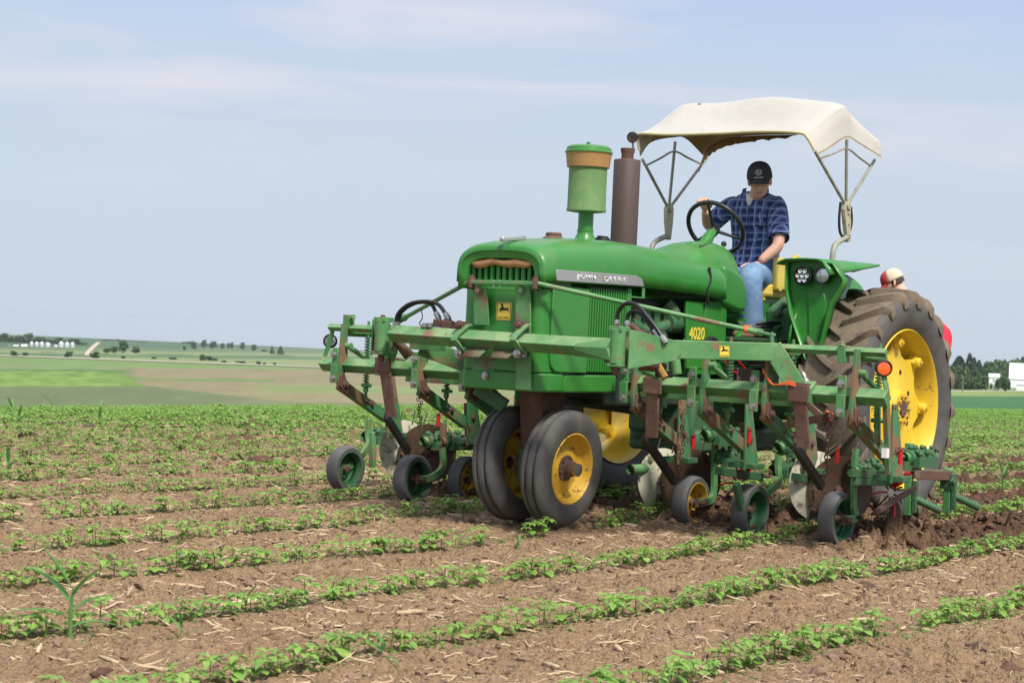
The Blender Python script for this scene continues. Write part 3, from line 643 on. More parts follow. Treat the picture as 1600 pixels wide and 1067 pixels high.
# clods and stalks large enough to pick out one by one
rkm=[]
for v,f in RK2:
    me=bpy.data.meshes.new('soil_clod'); me.from_pydata([tuple(p) for p in v],[],[tuple(q) for q in f]); me.shade_smooth(); me.materials.append(CLODW); rkm.append(me)
CL=[(45,683,.16),(90,660,.11),(140,667,.10),(315,671,.13),(345,702,.10),(405,718,.13),(545,688,.1),(488,728,.10),(280,722,.10),(140,728,.09),(110,735,.08),(395,652,.10),(240,705,.07),(212,640,.12),(160,1042,.05),(700,722,.08),(1495,1012,.11),(1580,1030,.10),(1530,1000,.07),(980,880,.05),(1560,820,.10),(1500,838,.08),(1430,835,.10),(1545,845,.06),(1350,905,.06),(1440,862,.05)]
for px,py,r_ in CL:
    p=A(px,py,z=0)
    for _ in range(4): p=A(px,py,z=float(base_h(p.x,p.y)))
    o=bpy.data.objects.new('soil_clod',rnd.choice(rkm)); COL.objects.link(o); o.location=(p.x,p.y,float(ground_z(p.x,p.y)[0])-r_*.12); o.scale=(r_*.8,r_*rnd.uniform(.6,1),r_*rnd.uniform(.5,.8)); o.rotation_euler=(0,0,rnd.uniform(0,6))
    wh='%s, %s of the picture'%('high in the field' if py<700 else 'at mid height' if py<860 else 'low in the foreground','far left' if px<150 else 'left' if px<450 else 'centre-left' if px<800 else 'right of centre' if px<1450 else 'right edge'); sz_='large' if r_>.115 else 'middling' if r_>.085 else 'small'
    side='dark soil clod lying among the green rows left of the tractor' if px<800 else 'dark soil clod lying on the bare ground right of the front wheels'
    tag(o,sz_+' dark soil clod '+wh,'soil clod','soil clods left of the tractor' if px<800 else 'soil clods at lower right')
def stalk_mesh():
    k=M(); k.tube([(-.5,0,.05),(-.15,.02,.06),(.2,-.01,.05),(.5,.03,.06)],[.07,.075,.07,.05],7); k.tube([(-.02,.02,.055),(.02,.02,.055)],.09,7)
    me=bpy.data.meshes.new('corn_stalk'); me.from_pydata([tuple(v) for v in k.v],[],k.f); me.shade_smooth(); me.materials.append(STRAW); return me
stm=stalk_mesh()
for i,(px,py,L_,rz) in enumerate([(60,1005,.12,.3),(170,1022,.11,1.0),(228,830,.12,.2),(330,845,.16,.4),(75,957,.13,.1),(380,935,.20,2.5),(730,790,.3,2.4),(850,875,.14,.2),(500,860,.12,.5),(1345,965,.12,1.9),(1080,935,.12,2.4),(1180,975,.10,2.6),(1320,1000,.2,2.9),(1385,880,.12,1.2),(1480,850,.14,2.2),(1240,885,.13,.3),(690,1035,.13,.2),(640,955,.16,2.6),(965,1000,.14,.3),(1110,1050,.12,.9),(1510,905,.10,2.4),(590,985,.12,1.4),(860,1045,.12,.6)]):
    p=A(px,py,z=0); o=bpy.data.objects.new('corn_stalk',stm); COL.objects.link(o); o.location=(p.x,p.y,float(ground_z(p.x,p.y)[0])+.004); o.scale=(L_,L_*.9,L_*.9); o.rotation_euler=(rnd.uniform(0,1),rnd.uniform(-.1,.1),rz+3.6)
    rk=(p.y-ROW0)/ROWS; gp=['under the tractor rows','between the rows in front of the wheels','between the second and third rows from the bottom right','between the two lowest long rows','below the lowest row'][int(min(4,max(0,math.floor(rk)+1)))]
    tag(o,('long' if L_>.15 else 'thick' if L_>.125 else 'short')+' dry corn stalk '+gp+', '+('far left' if px<150 else 'left' if px<420 else 'centre-left' if px<760 else 'centre' if px<1020 else 'centre-right' if px<1260 else 'right' if px<1420 else 'far right'),'corn stalk','dry corn stalks lying between the rows')
# volunteer corn and grass
def corn_plant(px,py,h,label,nl=5,seed=0,cat='corn plant',far=None,w=1.0):
    r=random.Random(seed); p=A(px,py,z=0)
    for _ in range(4): p=A(px,py,z=float(base_h(p.x,p.y)))
    if far is not None:
        a_,_q=dirq(px,py); x_,y_=unpolar(far,a_); p=Vector((float(x_),float(y_),0))
    p.z=float(ground_z(p.x,p.y)[0])-.01
    t=thing('corn_plant' if cat=='corn plant' else 'grass_clump',p,label,cat)
    k=M(); k.tube([p,p+V(.005,0,h*.3),p+V(0,.005,h*.55)],[h*.028,h*.022,h*.012],7); k.build('stem',CORN,t)
    for i in range(nl):
        f=i/(nl-1 if nl>1 else 1); a=i*2.9+r.uniform(-.5,.5)+seed; L_=h*r.uniform(.5,.75); b=p+V(0,0,h*(.12+.42*f)); rise=.5+1.1*f
        g=NP(); dv=np.array([math.cos(a),math.sin(a),rise]); vs,fs=leaf_geo(np.array(b),dv,(-math.cos(a)*rise,-math.sin(a)*rise,1),L_,h*.115*w,.35,.55*(1.2-f),shape=[.35,.75,1,.95,.8,.5,.05]); g.add(vs,fs)
        k=M(); k.add([Vector(q) for q in g.v],g.f); k.build('leaf',CORN,t,smooth=80,fix=False)
corn_plant(110,990,.34,'tall volunteer corn plant with arching leaves in the lower left corner',6,3)
corn_plant(283,985,.13,'small pale corn seedling between rows right of the tall corn plant',4,5)
corn_plant(385,948,.13,'broad-bladed corn seedling at the end of a soybean row, lower left',3,2,w=1.6)
corn_plant(345,868,.09,'single upright corn blade standing in a soybean row at left',2,4,w=1.8)
corn_plant(138,1003,.08,'tiny corn seedling at the foot of the tall corn plant',3,9)
corn_plant(597,1030,.11,'corn seedling in a row gap at the bottom, left of the middle',4,8,w=1.5)
corn_plant(810,845,.11,'corn seedling in the soybean row just before the front wheels',5,1,w=1.4)
corn_plant(1120,866,.10,'corn seedling in the soybean row below the yellow gauge wheel',4,6,w=1.4)
for i,(px,py,h,l) in enumerate([(18,655,.34,'ragged corn plant on the field edge at the far left'),(28,672,.3,'corn plant just in front of the field edge at the far left'),(80,648,.38,'tallest corn plant standing out above the field edge at left'),(97,646,.2,'slim corn plant right beside the tallest one on the field edge'),(155,668,.32,'corn plant with leaning leaves a little before the field edge'),(318,646,.2,'lone corn plant breaking the field edge left of the implement'),(375,644,.14,'low corn seedling on the field edge, left of a thicker tuft'),(402,645,.17,'tufted corn seedling on the field edge near the implement')]):
    corn_plant(px,py,h,l,5,20+i,w=1.0)
corn_plant(1566,768,.30,'bright grass clump in a crop row right of the rear wheel',12,31,'grass clump',w=.6)
corn_plant(12,745,.26,'corn plant in a row at the left edge of the picture',5,33)
corn_plant(40,748,.2,'corn plant in a row second from the left edge',4,34)

# ---------------------------------------------------------------- trees, farmsteads far off
TREE=[leaf_mat('tree_foliage',(.055,.115,.05),(.10,.17,.07),.2),leaf_mat('light_tree_foliage',(.075,.135,.05),(.12,.19,.065),.2),leaf_mat('conifer_foliage',(.035,.07,.045),(.06,.10,.06),.1)]  # distance haze is put into these lightened leaf colours
BARK=mat('tree_bark',(.10,.075,.055),.9)
def crown_geo(rnd,kind,nleaf):
    """unit tree: crown between z .15 and 1, radius ~.35"""
    vs=[];fs=[]
    lobes=[]
    if kind=='conifer':
        for _ in range(nleaf):
            z=rnd.uniform(.03,1); rr=(1-z)**.6*.34*rnd.uniform(.75,1.15)+.01; a=rnd.uniform(0,6.28); c=np.array([rr*math.cos(a),rr*math.sin(a),z]); s=rnd.uniform(.03,.055)*(1.2-.6*z)
            lobes.append((c,s))
    else:
        L_=[(np.array([rnd.uniform(-.2,.2),rnd.uniform(-.2,.2),rnd.uniform(.22,.80)]),rnd.uniform(.13,.2)) for _ in range(11)]+[(np.array([0,0,.5]),.3),(np.array([0,0,.32]),.26)]
        for _ in range(nleaf):
            c,r=rnd.choice(L_); v=np.array([rnd.gauss(0,1) for _ in range(3)]); v/=np.linalg.norm(v); lobes.append((c+v*r*rnd.uniform(.6,1.08),rnd.uniform(.03,.065)))
    for c,s in lobes:
        a=np.array([rnd.gauss(0,1) for _ in range(3)]); a/=np.linalg.norm(a); b=np.cross(a,[rnd.gauss(0,1) for _ in range(3)]); b/=np.linalg.norm(b)
        n=len(vs); vs+= [c-a*s-b*s*.6,c+a*s-b*s*.5,c+a*s*.8+b*s*.7,c-a*s*.9+b*s*.6]; fs.append((n,n+1,n+2,n+3))
    return vs,fs
def tree_meshes(kind,mi,nleaf,n):
    out=[]
    for _ in range(n):
        v,f=crown_geo(rnd,kind,nleaf); me=bpy.data.meshes.new('crown'); me.from_pydata([tuple(q) for q in v],[],f); me.materials.append(TREE[mi]); me.shade_smooth(); out.append(me)
    return out
TM={'dark':tree_meshes('round',0,800,4),'light':tree_meshes('round',1,800,3),'conifer':tree_meshes('conifer',2,600,3),'bigdark':tree_meshes('round',0,1500,3),'biglight':tree_meshes('round',1,1500,3),'bigconifer':tree_meshes('conifer',2,1500,2)}
tk=M(); tk.tube([(0,0,-.02),(.01,0,.3),(0,.01,.6)],[.035,.028,.012],6)
for a_ in (.5,2.6,4.6): tk.tube([(0,0,.3),(.12*math.cos(a_),.12*math.sin(a_),.5)],[.014,.006],5)
trm=bpy.data.meshes.new('trunk'); trm.from_pydata(tk.v,[],tk.f); trm.materials.append(BARK)
NT=[0]
def tree(px,py,hpx,wpx,kind,label,name='tree',cat='tree',group=None,dd_=None):
    """tree standing on the land seen at px,py, hpx tall and wpx wide on the photo"""
    if dd_ is None: p=land(px,py); 
    else:
        a_,q=dirq(px,py); x_,y_=unpolar(dd_,a_); p=Vector((x_,y_,1.184-dd_*q/3000))
    s=(p-CO).dot(CD)/CF; h=hpx*s*1.05; w=wpx*s/.62
    if 'conifer' in kind: w=wpx*s/.46
    t=thing(name,p,label,cat,group); NT[0]+=1
    rz=rnd.uniform(0,6.28)
    for nm,me in(('trunk',trm),('crown',rnd.choice(TM[kind]))):
        o=bpy.data.objects.new(nm,me); COL.objects.link(o); o.parent=t; o.scale=(w,w,h); o.rotation_euler=(0,0,rz)
        if cat=='bush' and nm=='crown': o.location=(0,0,-.22*h); o.scale=(w,w,h*1.25)
g1='trees of the wood behind the grain bins'
ORD='first second third fourth fifth sixth seventh eighth ninth tenth eleventh twelfth thirteenth fourteenth fifteenth sixteenth seventeenth eighteenth'.split()
for i,(x,top) in enumerate([(-8,523),(5,520),(18,525),(30,522),(40,521),(52,527),(64,525),(78,530),(90,527),(104,532),(116,529),(127,535)]):
    tree(x,541.5,541.5-top,18,'dark' if i%3 else 'light',ORD[i]+' tree from the left in the wood behind the grain bins',group=g1,dd_=2350)
tree(47,541,21,11,'dark','dark rounded tree rising over the left end of the row of bins',dd_=2300)
g2='trees on the skyline past the hill road'
for i,x in enumerate(range(136,232,7)): tree(x,535.5+.02*(x-136),(6.5 if 160<x<190 else 4.0)*rnd.uniform(.6,1.15),rnd.uniform(7,12),'dark',ORD[i]+' small tree from the left on the skyline beyond the hill road',group=g2,dd_=3600)
for i,x in enumerate(range(288,305,6)): tree(x,537,3+i*.5,8,'dark',ORD[i]+' of three tiny skyline trees above the middle hill tree line',dd_=3600)
for x,y,h,w,k,l in [(192,552,21,16,'dark','large dark tree standing alone right of the hill road'),(178,552,12,12,'light','pale tree left of the large dark tree by the hill road'),(166,552,9,11,'light','low pale tree nearest the right side of the hill road'),(212,552,11,13,'light','pale round tree right of the large dark tree'),
 (302,545.5,11,9,'dark','leftmost tree of the line across the middle hill'),(318,544.5,14,9,'dark','tallest tree of the line across the middle hill'),(332,545,12,13,'dark','broad tree right of the tallest one on the middle hill'),(347,545,9,7,'dark','small tree left of the close pair on the middle hill'),(357,545,10,6,'light','left tree of the close pair on the middle hill'),(362,545,11,6,'dark','right tree of the close pair on the middle hill'),(378,546,11,9,'dark','round tree standing alone on the middle hill'),(397,548,10,9,'dark','round tree on the right shoulder of the middle hill'),(425,553,12,5,'conifer','slender left one of two pointed trees on the hill'),(438,554,13,7,'conifer','wider right one of two pointed trees on the hill'),(288,547,6,6,'dark','tiny tree left of the hill tree line')]:
    tree(x,y,h,w,k,l)
for x,y,h,w,k,l in [(107,558.5,10,12,'dark','dark bush below the right end of the bins'),(22,556.5,8,13,'light','pale bush at the field edge, far left'),(40,556.5,6,10,'light','low pale bush second from the left edge'),(149,559.5,10,16,'light','pale yellowish bush beside the foot of the hill road'),(192,560,4,7,'dark','small dark bush on the road verge'),(316,563,9,9,'dark','tall left half of the dark bushes beyond the road'),(326,563,7,13,'dark','broad dark bush right next to a taller one beyond the road'),(336,563.5,4,9,'dark','low dark bush at the right end of the bush group'),(404,569.5,5,8,'dark','dark bush left of two beyond the road'),(413,570,4,5,'dark','dark bush right of two beyond the road'),(429,570.5,4,5,'dark','small dark bush near the implement end'),(350,566,3,9,'dark','low hedge piece beyond the road'),(376,567,3,16,'dark','long low hedge beyond the road'),(412,549,3,10,'dark','low scrub on the hill shoulder'),(240,560.5,3,9,'dark','low scrub left of the dark bush group'),(270,561.5,3,14,'dark','long low scrub just left of the dark bush group')]:
    tree(x,y,h,w,k,l,'bush','bush')
# right-hand grove
for x,y,h,w,k,l in [(1476,609,55,11,'bigconifer','dark conifer half hidden behind the rear wheel'),(1497,608,49,26,'bigconifer','broad dark spruce left of the tall pointed pair'),(1513,608,53,15,'bigconifer','tallest pointed conifer in the right-hand grove'),(1520,608,47,13,'bigconifer','slim conifer just right of the tallest one'),(1528,607,42,14,'bigconifer','short pointed conifer right of the tall pair'),(1537,607,43,18,'bigdark','thin bare-topped tree in the middle of the grove'),(1549,607,43,24,'bigdark','dark round-topped tree left of the white barn roof'),(1563,606,46,26,'biglight','light green tree over the left end of the barn'),(1574,606,45,24,'bigdark','dark green tree behind the barn ridge'),(1585,606,49,28,'biglight','tall light green tree behind the barn roof'),(1597,606,46,18,'bigconifer','pointed conifer at the right edge of the picture'),(1610,606,47,18,'biglight','light tree at the right edge behind the barn'),
 (1483,609,40,20,'biglight','light green tree at the left end of the grove'),(1503,609,38,24,'biglight','big light green tree in front of the spruces'),(1522,609,33,20,'bigdark','dark shrubby tree in front of the pointed conifers'),(1540,609,36,22,'bigdark','dark tree left of the barn'),(1493,609,26,20,'bigdark','low dark tree behind the power pole'),(1515,609,22,22,'biglight','low leafy tree right of the power pole'),(1533,609,24,24,'biglight','low rounded light tree left of the farm buildings'),(1556,606,35,18,'bigdark','dark tree behind the small white shed')]:
    tree(x,y,h,w,k,l)
tree(1571,607.5,21,13,'bigdark','dense dark evergreen bush right before the barn wall','bush','bush',dd_=700)
tree(1560,605,14,11,'bigdark','dark bush left of the dense evergreen before the barn','bush','bush',dd_=720)
tree(1549,606,7,6,'dark','small bush at the corner of the low white shed','bush','bush',dd_=740)
# farm buildings
WMET=mat('white_metal_siding',(.78,.79,.80),.45,var=.03); GMET=mat('galvanised_bin_steel',(.60,.63,.66),.4,metal=.4,var=.05); SHADEW=mat('grey_shed_wall',(.42,.40,.37),.8)
def barn(px,py,wpx,hw,hr,label,dist,gable_w=None,name='barn',wall=None,door=True):
    """gabled shed, long side along the field edge; sizes in px at its distance"""
    a_,q=dirq(px,py); x_,y_=unpolar(dist,a_); p=Vector((x_,y_,1.184-dist*q/3000)); s=dist/CF
    xa=Vector((CRH[0],CRH[1],0)); ya=Vector((CH[0],CH[1],0)); za=V(0,0,1); L_=wpx*s; H=hw*s; RR=hr*s; D=(gable_w or wpx*.6)*s
    rot=Matrix.Rotation(R(-14),3,'Z'); xa=rot@xa; ya=rot@ya
    t=thing(name,p,label,'barn' if name=='barn' else 'shed')
    q_=lambda u,v,w:p+xa*u+ya*v+za*w
    k=M(); k.add([q_(0,0,-1),q_(L_,0,-1),q_(L_,D,-1),q_(0,D,-1),q_(0,0,H),q_(L_,0,H),q_(L_,D,H),q_(0,D,H),q_(0,D/2,H+RR),q_(L_,D/2,H+RR)],[(0,1,5,4),(2,3,7,6),(3,0,4,8,7),(1,2,6,9,5)]); k.build('wall',wall or WMET,t,smooth=0)
    k=M(); e=.5*s*2
    for sd_ in(0,1):
        v0=-e if sd_==0 else D+e; z0=H-e*RR/(D/2)
        k.add([q_(-e,v0,z0+.02),q_(L_+e,v0,z0+.02),q_(L_+e,D/2,H+RR+.02),q_(-e,D/2,H+RR+.02),q_(-e,v0,z0+.3),q_(L_+e,v0,z0+.3),q_(L_+e,D/2,H+RR+.3),q_(-e,D/2,H+RR+.3)],[(0,3,2,1),(4,5,6,7),(0,1,5,4),(1,2,6,5),(2,3,7,6),(3,0,4,7)])
    k.build('roof',WMET,t,smooth=0)
    if door:
        k=M(); k.add([q_(L_*.35,-.06,-.5),q_(L_*.55,-.06,-.5),q_(L_*.55,-.06,H*.8),q_(L_*.35,-.06,H*.8),q_(L_*.35,.0,-.5),q_(L_*.55,.0,-.5),q_(L_*.55,.0,H*.8),q_(L_*.35,.0,H*.8)],[(0,1,2,3),(0,4,5,1),(1,5,6,2),(2,6,7,3),(3,7,4,0)]); k.build('door',SHADEW,t,smooth=0)
barn(1577,602,90,11,22,'large white barn with a tall plain roof among the trees',820,34)
barn(1545,602,15,13,4,'low white lean-to shed left of the large barn',800,14,'shed')
barn(1552,606,11,4,3,'small grey-roofed hut in front of the lean-to shed',720,8,'shed',SHADEW,door=False)
barn(1588,605.5,16,5,1.5,'small white outbuilding at the right edge below the barn',730,8,'shed',door=False)
barn(20,545.5,7,3,3,'small white shed left of the grain bins',1850,6,'shed'); barn(33,545.5,8,4,3,'white farm shed next to the leftmost grain bin',1850,6,'shed'); barn(11,545,5,3,1.5,'lowest white shed at the far left farmstead',1850,6,'shed',door=False)
def bin_(px,py,wpx,hpx,dist,label,name='grain_bin',group=None):
    a_,q=dirq(px,py); x_,y_=unpolar(dist,a_); p=Vector((x_,y_,1.184-dist*q/3000)); s=dist/CF; r=wpx*s/2; H=hpx*s
    t=thing(name,p,label,'grain bin',group)
    k=M(); k.lathe([(r,-1),(r,H*.30),(r*1.02,H*.31),(r,H*.32),(r,H*.55),(r*1.02,H*.56),(r,H*.57),(r,H*.78)],p,(0,0,1),20); k.build('wall',GMET,t)
    k=M(); k.lathe([(r*1.05,H*.78),(r*.2,H*.97),(r*.2,H*1.0),(0,H*1.0)],p,(0,0,1),20); k.build('roof',WMET,t)
bl=['first grain bin from the left in the row of eight','second grain bin from the left, in the left group of four','third grain bin from the left, in the left group of four','fourth grain bin, the right end of the left group','smallest grain bin, between the two groups of tall ones','sixth grain bin from the left, widest in the right group','seventh grain bin from the left, next to the last','last grain bin at the right end, whitest of all']
for (x,w,h),l in zip([(49,5.5,11.5),(57,6,11.5),(65,7,11.5),(74.5,8,10.5),(87,5.5,7),(95.5,8,12),(104.5,7.5,11),(113,6.5,11)],bl): bin_(x,545.5,w,h,1850,l,group='grain bins in front of the wood')
bin_(1480,610,9,19,700,'grey metal bin behind the rear tractor wheel',name='grain_bin')
WOOD=mat('weathered_pole_wood',(.22,.19,.16),.9)
def pole(px,py,hpx,dist,label):
    a_,q=dirq(px,py); x_,y_=unpolar(dist,a_); p=Vector((x_,y_,1.184-dist*q/3000)); s=dist/CF
    t=thing('power_pole',p,label,'power pole'); k=M(); k.tube([p-V(0,0,1),p+V(0,0,hpx*s)],[.3*s*2.6,.3*s*2.0],7); k.build('pole',WOOD,t)
    xa=Vector((CRH[0],CRH[1],0)); k=M(); k.bar(p+V(0,0,hpx*s*.9)-xa*1.1,p+V(0,0,hpx*s*.9)+xa*1.1,.14,.14); k.build('crossarm',WOOD,t)
pole(1504,609,20,640,'grey wooden power pole in front of the right-hand grove')
for x,l in ((66,'left one of three poles below the grain bins'),(73,'middle one of three poles below the grain bins'),(79,'right one of three poles below the grain bins')): pole(x,556.5,7,1000,l)
# air
HZ=bpy.data.materials.new('haze_air'); HZ.use_nodes=True; hn=HZ.node_tree.nodes; hn.remove(hn['Principled BSDF']); pv=hn.new('ShaderNodeVolumePrincipled'); pv.inputs['Color'].default_value=(.79,.84,.88,1); pv.inputs['Density'].default_value=.00006; pv.inputs['Anisotropy'].default_value=.2
HZ.node_tree.links.new(pv.outputs[0],hn['Material Output'].inputs['Volume'])
k=M(); k.box((0,0,-28.2),(11000,11000,63.6)); hz=k.build('haze',HZ,None,smooth=0); tag(hz,kind='stuff')
# ---------------------------------------------------------------- tractor
T=thing('tractor',(-1.2,0,0),'old green row-crop tractor with yellow wheels, tall air cleaner and cream canopy','tractor')
def rrect(hx,hy,r,n=5,cx=0,cy=0):
    out=[]
    for sx,sy,a0 in((1,1,0),(-1,1,90),(-1,-1,180),(1,-1,270)):
        for i in range(n): a=R(a0+90*i/(n-1)); out.append((cx+sx*(hx-r)+r*math.cos(a),cy+sy*(hy-r)+r*math.sin(a)))
    return out
# hood
HS=[(.505,.290,1.515,1.690),(.50,.325,1.50,1.722),(.46,.335,1.505,1.742),(.38,.338,1.515,1.757),(.2,.338,1.52,1.782),(-.1,.338,1.525,1.806),(-.5,.338,1.53,1.818),(-.9,.338,1.528,1.808),(-1.3,.340,1.515,1.775),(-1.62,.345,1.50,1.752),(-1.66,.34,1.50,1.745)]
def hood_pt(u,v):
    t=v*(len(HS)-1); i=min(int(t),len(HS)-2); t-=i; a=[HS[i][k]*(1-t)+HS[i+1][k]*t for k in range(4)]
    ph=(u*2-1)*math.pi/2; s=math.sin(ph);c=math.cos(ph)
    y=a[1]*math.copysign(abs(s)**.62,s); z=a[2]+(a[3]-a[2])*max(c,0)**.48
    return (a[0],y,z)
k=M(); k.grid(hood_pt,41,36); hood=k.build('hood',GREEN,T,smooth=60,solid=.012)
# nose opening: rounded visor lip, tan trim, grille slats
def lip(u,off,x):
    ph=(u*2-1)*math.pi/2; s=math.sin(ph);c=math.cos(ph); return V(x,(.315-off)*math.copysign(abs(s)**.5,s),1.46+(1.712-off-1.46)*max(c,0)**.42)
k=M(); 
for x0,x1,o0,o1 in((.505,.505,.0,.055),): k.grid(lambda u,v:lip(u,.004+.055*v,.506-.012*v),37,4)
k.grid(lambda u,v:lip(u,.059,.494-.09*v),37,3); k.build('visor_lip',GREEN,T,smooth=50,solid=.006)
k=M()
def trim(u,v):
    y=-.262+.524*u; zt=1.652-.012*abs(math.sin(u*9.2))*1.0-.02*(abs(u-.5)*2)**6; hh=(.035+.018*abs(math.sin(u*6.3+.4)))*min(1,6*min(u,1-u)+.25); a=v*2*math.pi
    return V(.478+.016*math.cos(a),y,zt-hh/2+hh/2*math.sin(a))
k.grid(trim,40,10); k.build('nose_trim',PAD,T)
for i in range(10):
    y=-.235+.42*i/9; k=M(); k.tube([(.446,y,1.46),(.450,y,1.63)],.0155,8); o=k.build('grille_slat',GREEN,T)
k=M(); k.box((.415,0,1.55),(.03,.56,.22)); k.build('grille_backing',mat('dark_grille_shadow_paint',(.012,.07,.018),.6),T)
# nose shell
k=M(); k.prism([(a,b) for a,b in rrect(.14,.302,.075,7,.335,0)],'z',.97,1.475); 
k.build('nose_shell',GREEN,T,smooth=40,bevel=.008)
k=M(); k.prism([(a,b) for a,b in rrect(.16,.31,.085,7,.32,0)],'z',.855,.968); k.prism([(.2,-.305),(-.38,-.305),(-.38,.305),(.2,.305)],'z',.853,.965); k.build('lower_front_casting',GREEN,T,smooth=40,bevel=.012)
k=M(); k.box((.30,0,1.49),(.34,.54,.06)); k.build('radiator_support',GREEN,T)
# side panels and louvred side screens
for s in(1,-1):
    k=M(); k.prism([(.385,1.06),(.37,1.01),(.33,.982),(.28,.975),(-.015,.975),(-.015,1.495),(.385,1.495)],'y',s*.306-.013,s*.306+.013); k.build('side_panel',GREEN,T,bevel=.006)
    k=M(); k.box((-.235,s*.283,1.245),(.43,.012,.54)); o=k.build('side_screen',mat('painted_gap_shade',(.004,.025,.008),.6) if s>0 else bpy.data.materials['painted_gap_shade'],T)  # near-black backing colour paints in the shade between the louvres
    for i in range(15):
        x=-.035-.40*i/14; k=M(); k.bar((x,s*.300,.985),(x,s*.300,1.50),.026,.0125); k.build('louvre',GREEN,o)
    k=M(); k.prism([(-.455,.97),(-.455,1.52),(-.50,1.52),(-.50,.97)],'y',s*.27,s*.315); k.build('screen_post',GREEN,T,bevel=.004)
# raised chrome side strip with lettering
for s in(1,-1):
    k=M(); k.prism([(.395,1.525),(.405,1.590),(.35,1.592),(-.50,1.603),(-.565,1.585),(-.595,1.537)],'y',s*.336,s*.346); em=k.build('name_strip',ALU,T,bevel=.003)
    p0=V(-.10,s*.348,1.562)
    for wd,dx in (('JOHN',-.18*s),('DEERE',.15*s)): text_obj('strip_lettering',wd,.06,LETT,em,frame(p0+V(-dx,0,.013*dx*s),(-s,0,.013),(0,0,1)),extr=.003,fit=(.20 if wd=='JOHN' else .26,.034),spacing=1.3)
k=M(); k.bar(A(783,374,y=.03),A(820,371,y=.03)+V(0,0,-.004),.03,.03); k.build('hood_ornament',ALU,T,bevel=.008)
# decal with leaping deer
DEER=[(-.42,-.02),(-.30,.02),(-.28,.10),(-.20,.16),(-.16,.30),(-.26,.36),(-.25,.42),(-.33,.50),(-.30,.52),(-.22,.44),(-.14,.50),(-.12,.46),(-.10,.40),(-.04,.36),(-.06,.20),(.10,.12),(.28,.14),(.34,.20),(.36,.10),(.30,.02),(.46,-.08),(.50,-.16),(.42,-.10),(.22,-.06),(.05,-.06),(-.12,-.08),(-.25,-.16),(-.36,-.17),(-.26,-.10),(-.20,-.02),(-.30,-.06)]
def decal(o,xa,ya,w,h,parent,name='deer_decal',word=True):
    Fm=frame(o,xa,ya); n=Fm.col[2].xyz
    k=M(); pts=rrect(w/2,h/2,w*.12,4); m_=len(pts); k.add([Fm@V(a,b,0) for a,b in pts]+[Fm@V(a,b,.0025) for a,b in pts],[tuple(range(m_,2*m_)),tuple(range(m_-1,-1,-1))]+[(i,(i+1)%m_,m_+(i+1)%m_,m_+i) for i in range(m_)])
    d=k.build(name,DECY,parent,smooth=0)
    k=M(); q=[Fm@V(a*w*.85,h*.10+b*h*.70,.0035) for a,b in DEER]; q2=[v+n*.001 for v in q]; m_=len(q); k.add(q+q2,[tuple(range(m_,2*m_))]+[(i,(i+1)%m_,m_+(i+1)%m_,m_+i) for i in range(m_)]); k.build('deer_mark',DECB,d,smooth=0)
    k=M(); o_=[Fm@V(a*.93,b*.93,.003) for a,b in rrect(w/2,h/2,w*.12,4)]; i_=[Fm@V(a*.86,b*.86,.003) for a,b in rrect(w/2,h/2,w*.12,4)]; m_=len(o_); k.add(o_+i_,[(i,(i+1)%m_,m_+(i+1)%m_,m_+i) for i in range(m_)]); k.build('decal_border',DECB,d,smooth=0)
    if word: text_obj('decal_lettering','JOHN DEERE',.02,DECB,d,frame(Fm@V(0,-h*.34,.004),xa,ya),extr=.0004,fit=(w*.72,h*.10))
nx=.4765
decal(A(787.5,486.5,x=nx),(0,1,0),(0,0,1),.112,.108,T)
# hood top fittings
c=A(865,371,y=0); k=M(); k.lathe([(.075,-.03),(.07,-.005),(.055,.004),(.05,.008),(.052,.022),(.045,.03),(0,.032)],c,(0,0,1),22); k.build('radiator_cap',RUSTM,T)
c=A(941,374,y=.02); k=M(); k.lathe([(.055,-.02),(.05,.008),(.03,.012)],c,(0,0,1),16); k.bar(c+V(.04,0,.014),c+V(-.05,0,.014),.03,.014); k.build('hood_cap',BLACKM,T)
ax_=float(A(914,372,y=0).x); zb=1.79
k=M(); k.lathe([(.10,zb),(.075,zb+.02),(.052,zb+.07),(.049,zb+.09),(.049,zb+.30)],(ax_,0,0),(0,0,1),28); k.lathe([(.053,zb+.08),(.053,zb+.095)],(ax_,0,0),(0,0,1),28); stem=k.build('air_cleaner_stem',GREEN,T)
z=lambda py:float(A(917,py,y=0).z)
k=M(); k.lathe([(.05,z(331)-.01),(.127,z(331)),(.128,z(330)+.006),(.124,z(326)),(.123,z(262)),(.10,z(262))],(ax_,0,0),(0,0,1),36); ac=k.build('air_cleaner_body',AIRGREEN,T,smooth=35)
k=M(); k.lathe([(.11,z(262)),(.137,z(262)),(.139,z(259)),(.148,z(240)),(.150,z(238)),(.12,z(237))],(ax_,0,0),(0,0,1),36); k.build('precleaner_bowl',TAN,T,smooth=35)
k=M(); k.lathe([(.13,z(239)),(.154,z(239.5)),(.155,z(237.5)),(.147,z(236)),(.143,z(231)),(.125,z(228)),(.06,z(226.5)),(0,z(226))],(ax_,0,0),(0,0,1),36); k.bolt((ax_+.01,0,z(227)),(0,0,1),.012,.018); k.build('precleaner_lid',GREEN,T,smooth=40)
mx=float(A(974,385,y=0).x); zt=float(A(979,250,y=0).z)
k=M(); k.lathe([(.088,1.76),(.0885,1.80),(.089,zt-.006),(.086,zt),(.05,zt+.006)],(mx,0,0),(0,0,1),36); mu=k.build('muffler',MUFF,T,smooth=35)
zo=float(A(980,232,y=0).z); k=M(); k.lathe([(.042,zt),(.040,zt+.035),(.047,zo-.02),(.048,zo),(.043,zo),(.040,zo-.03)],(mx,0,0),(0,0,1),24); k.build('exhaust_outlet',RUSTM,mu)
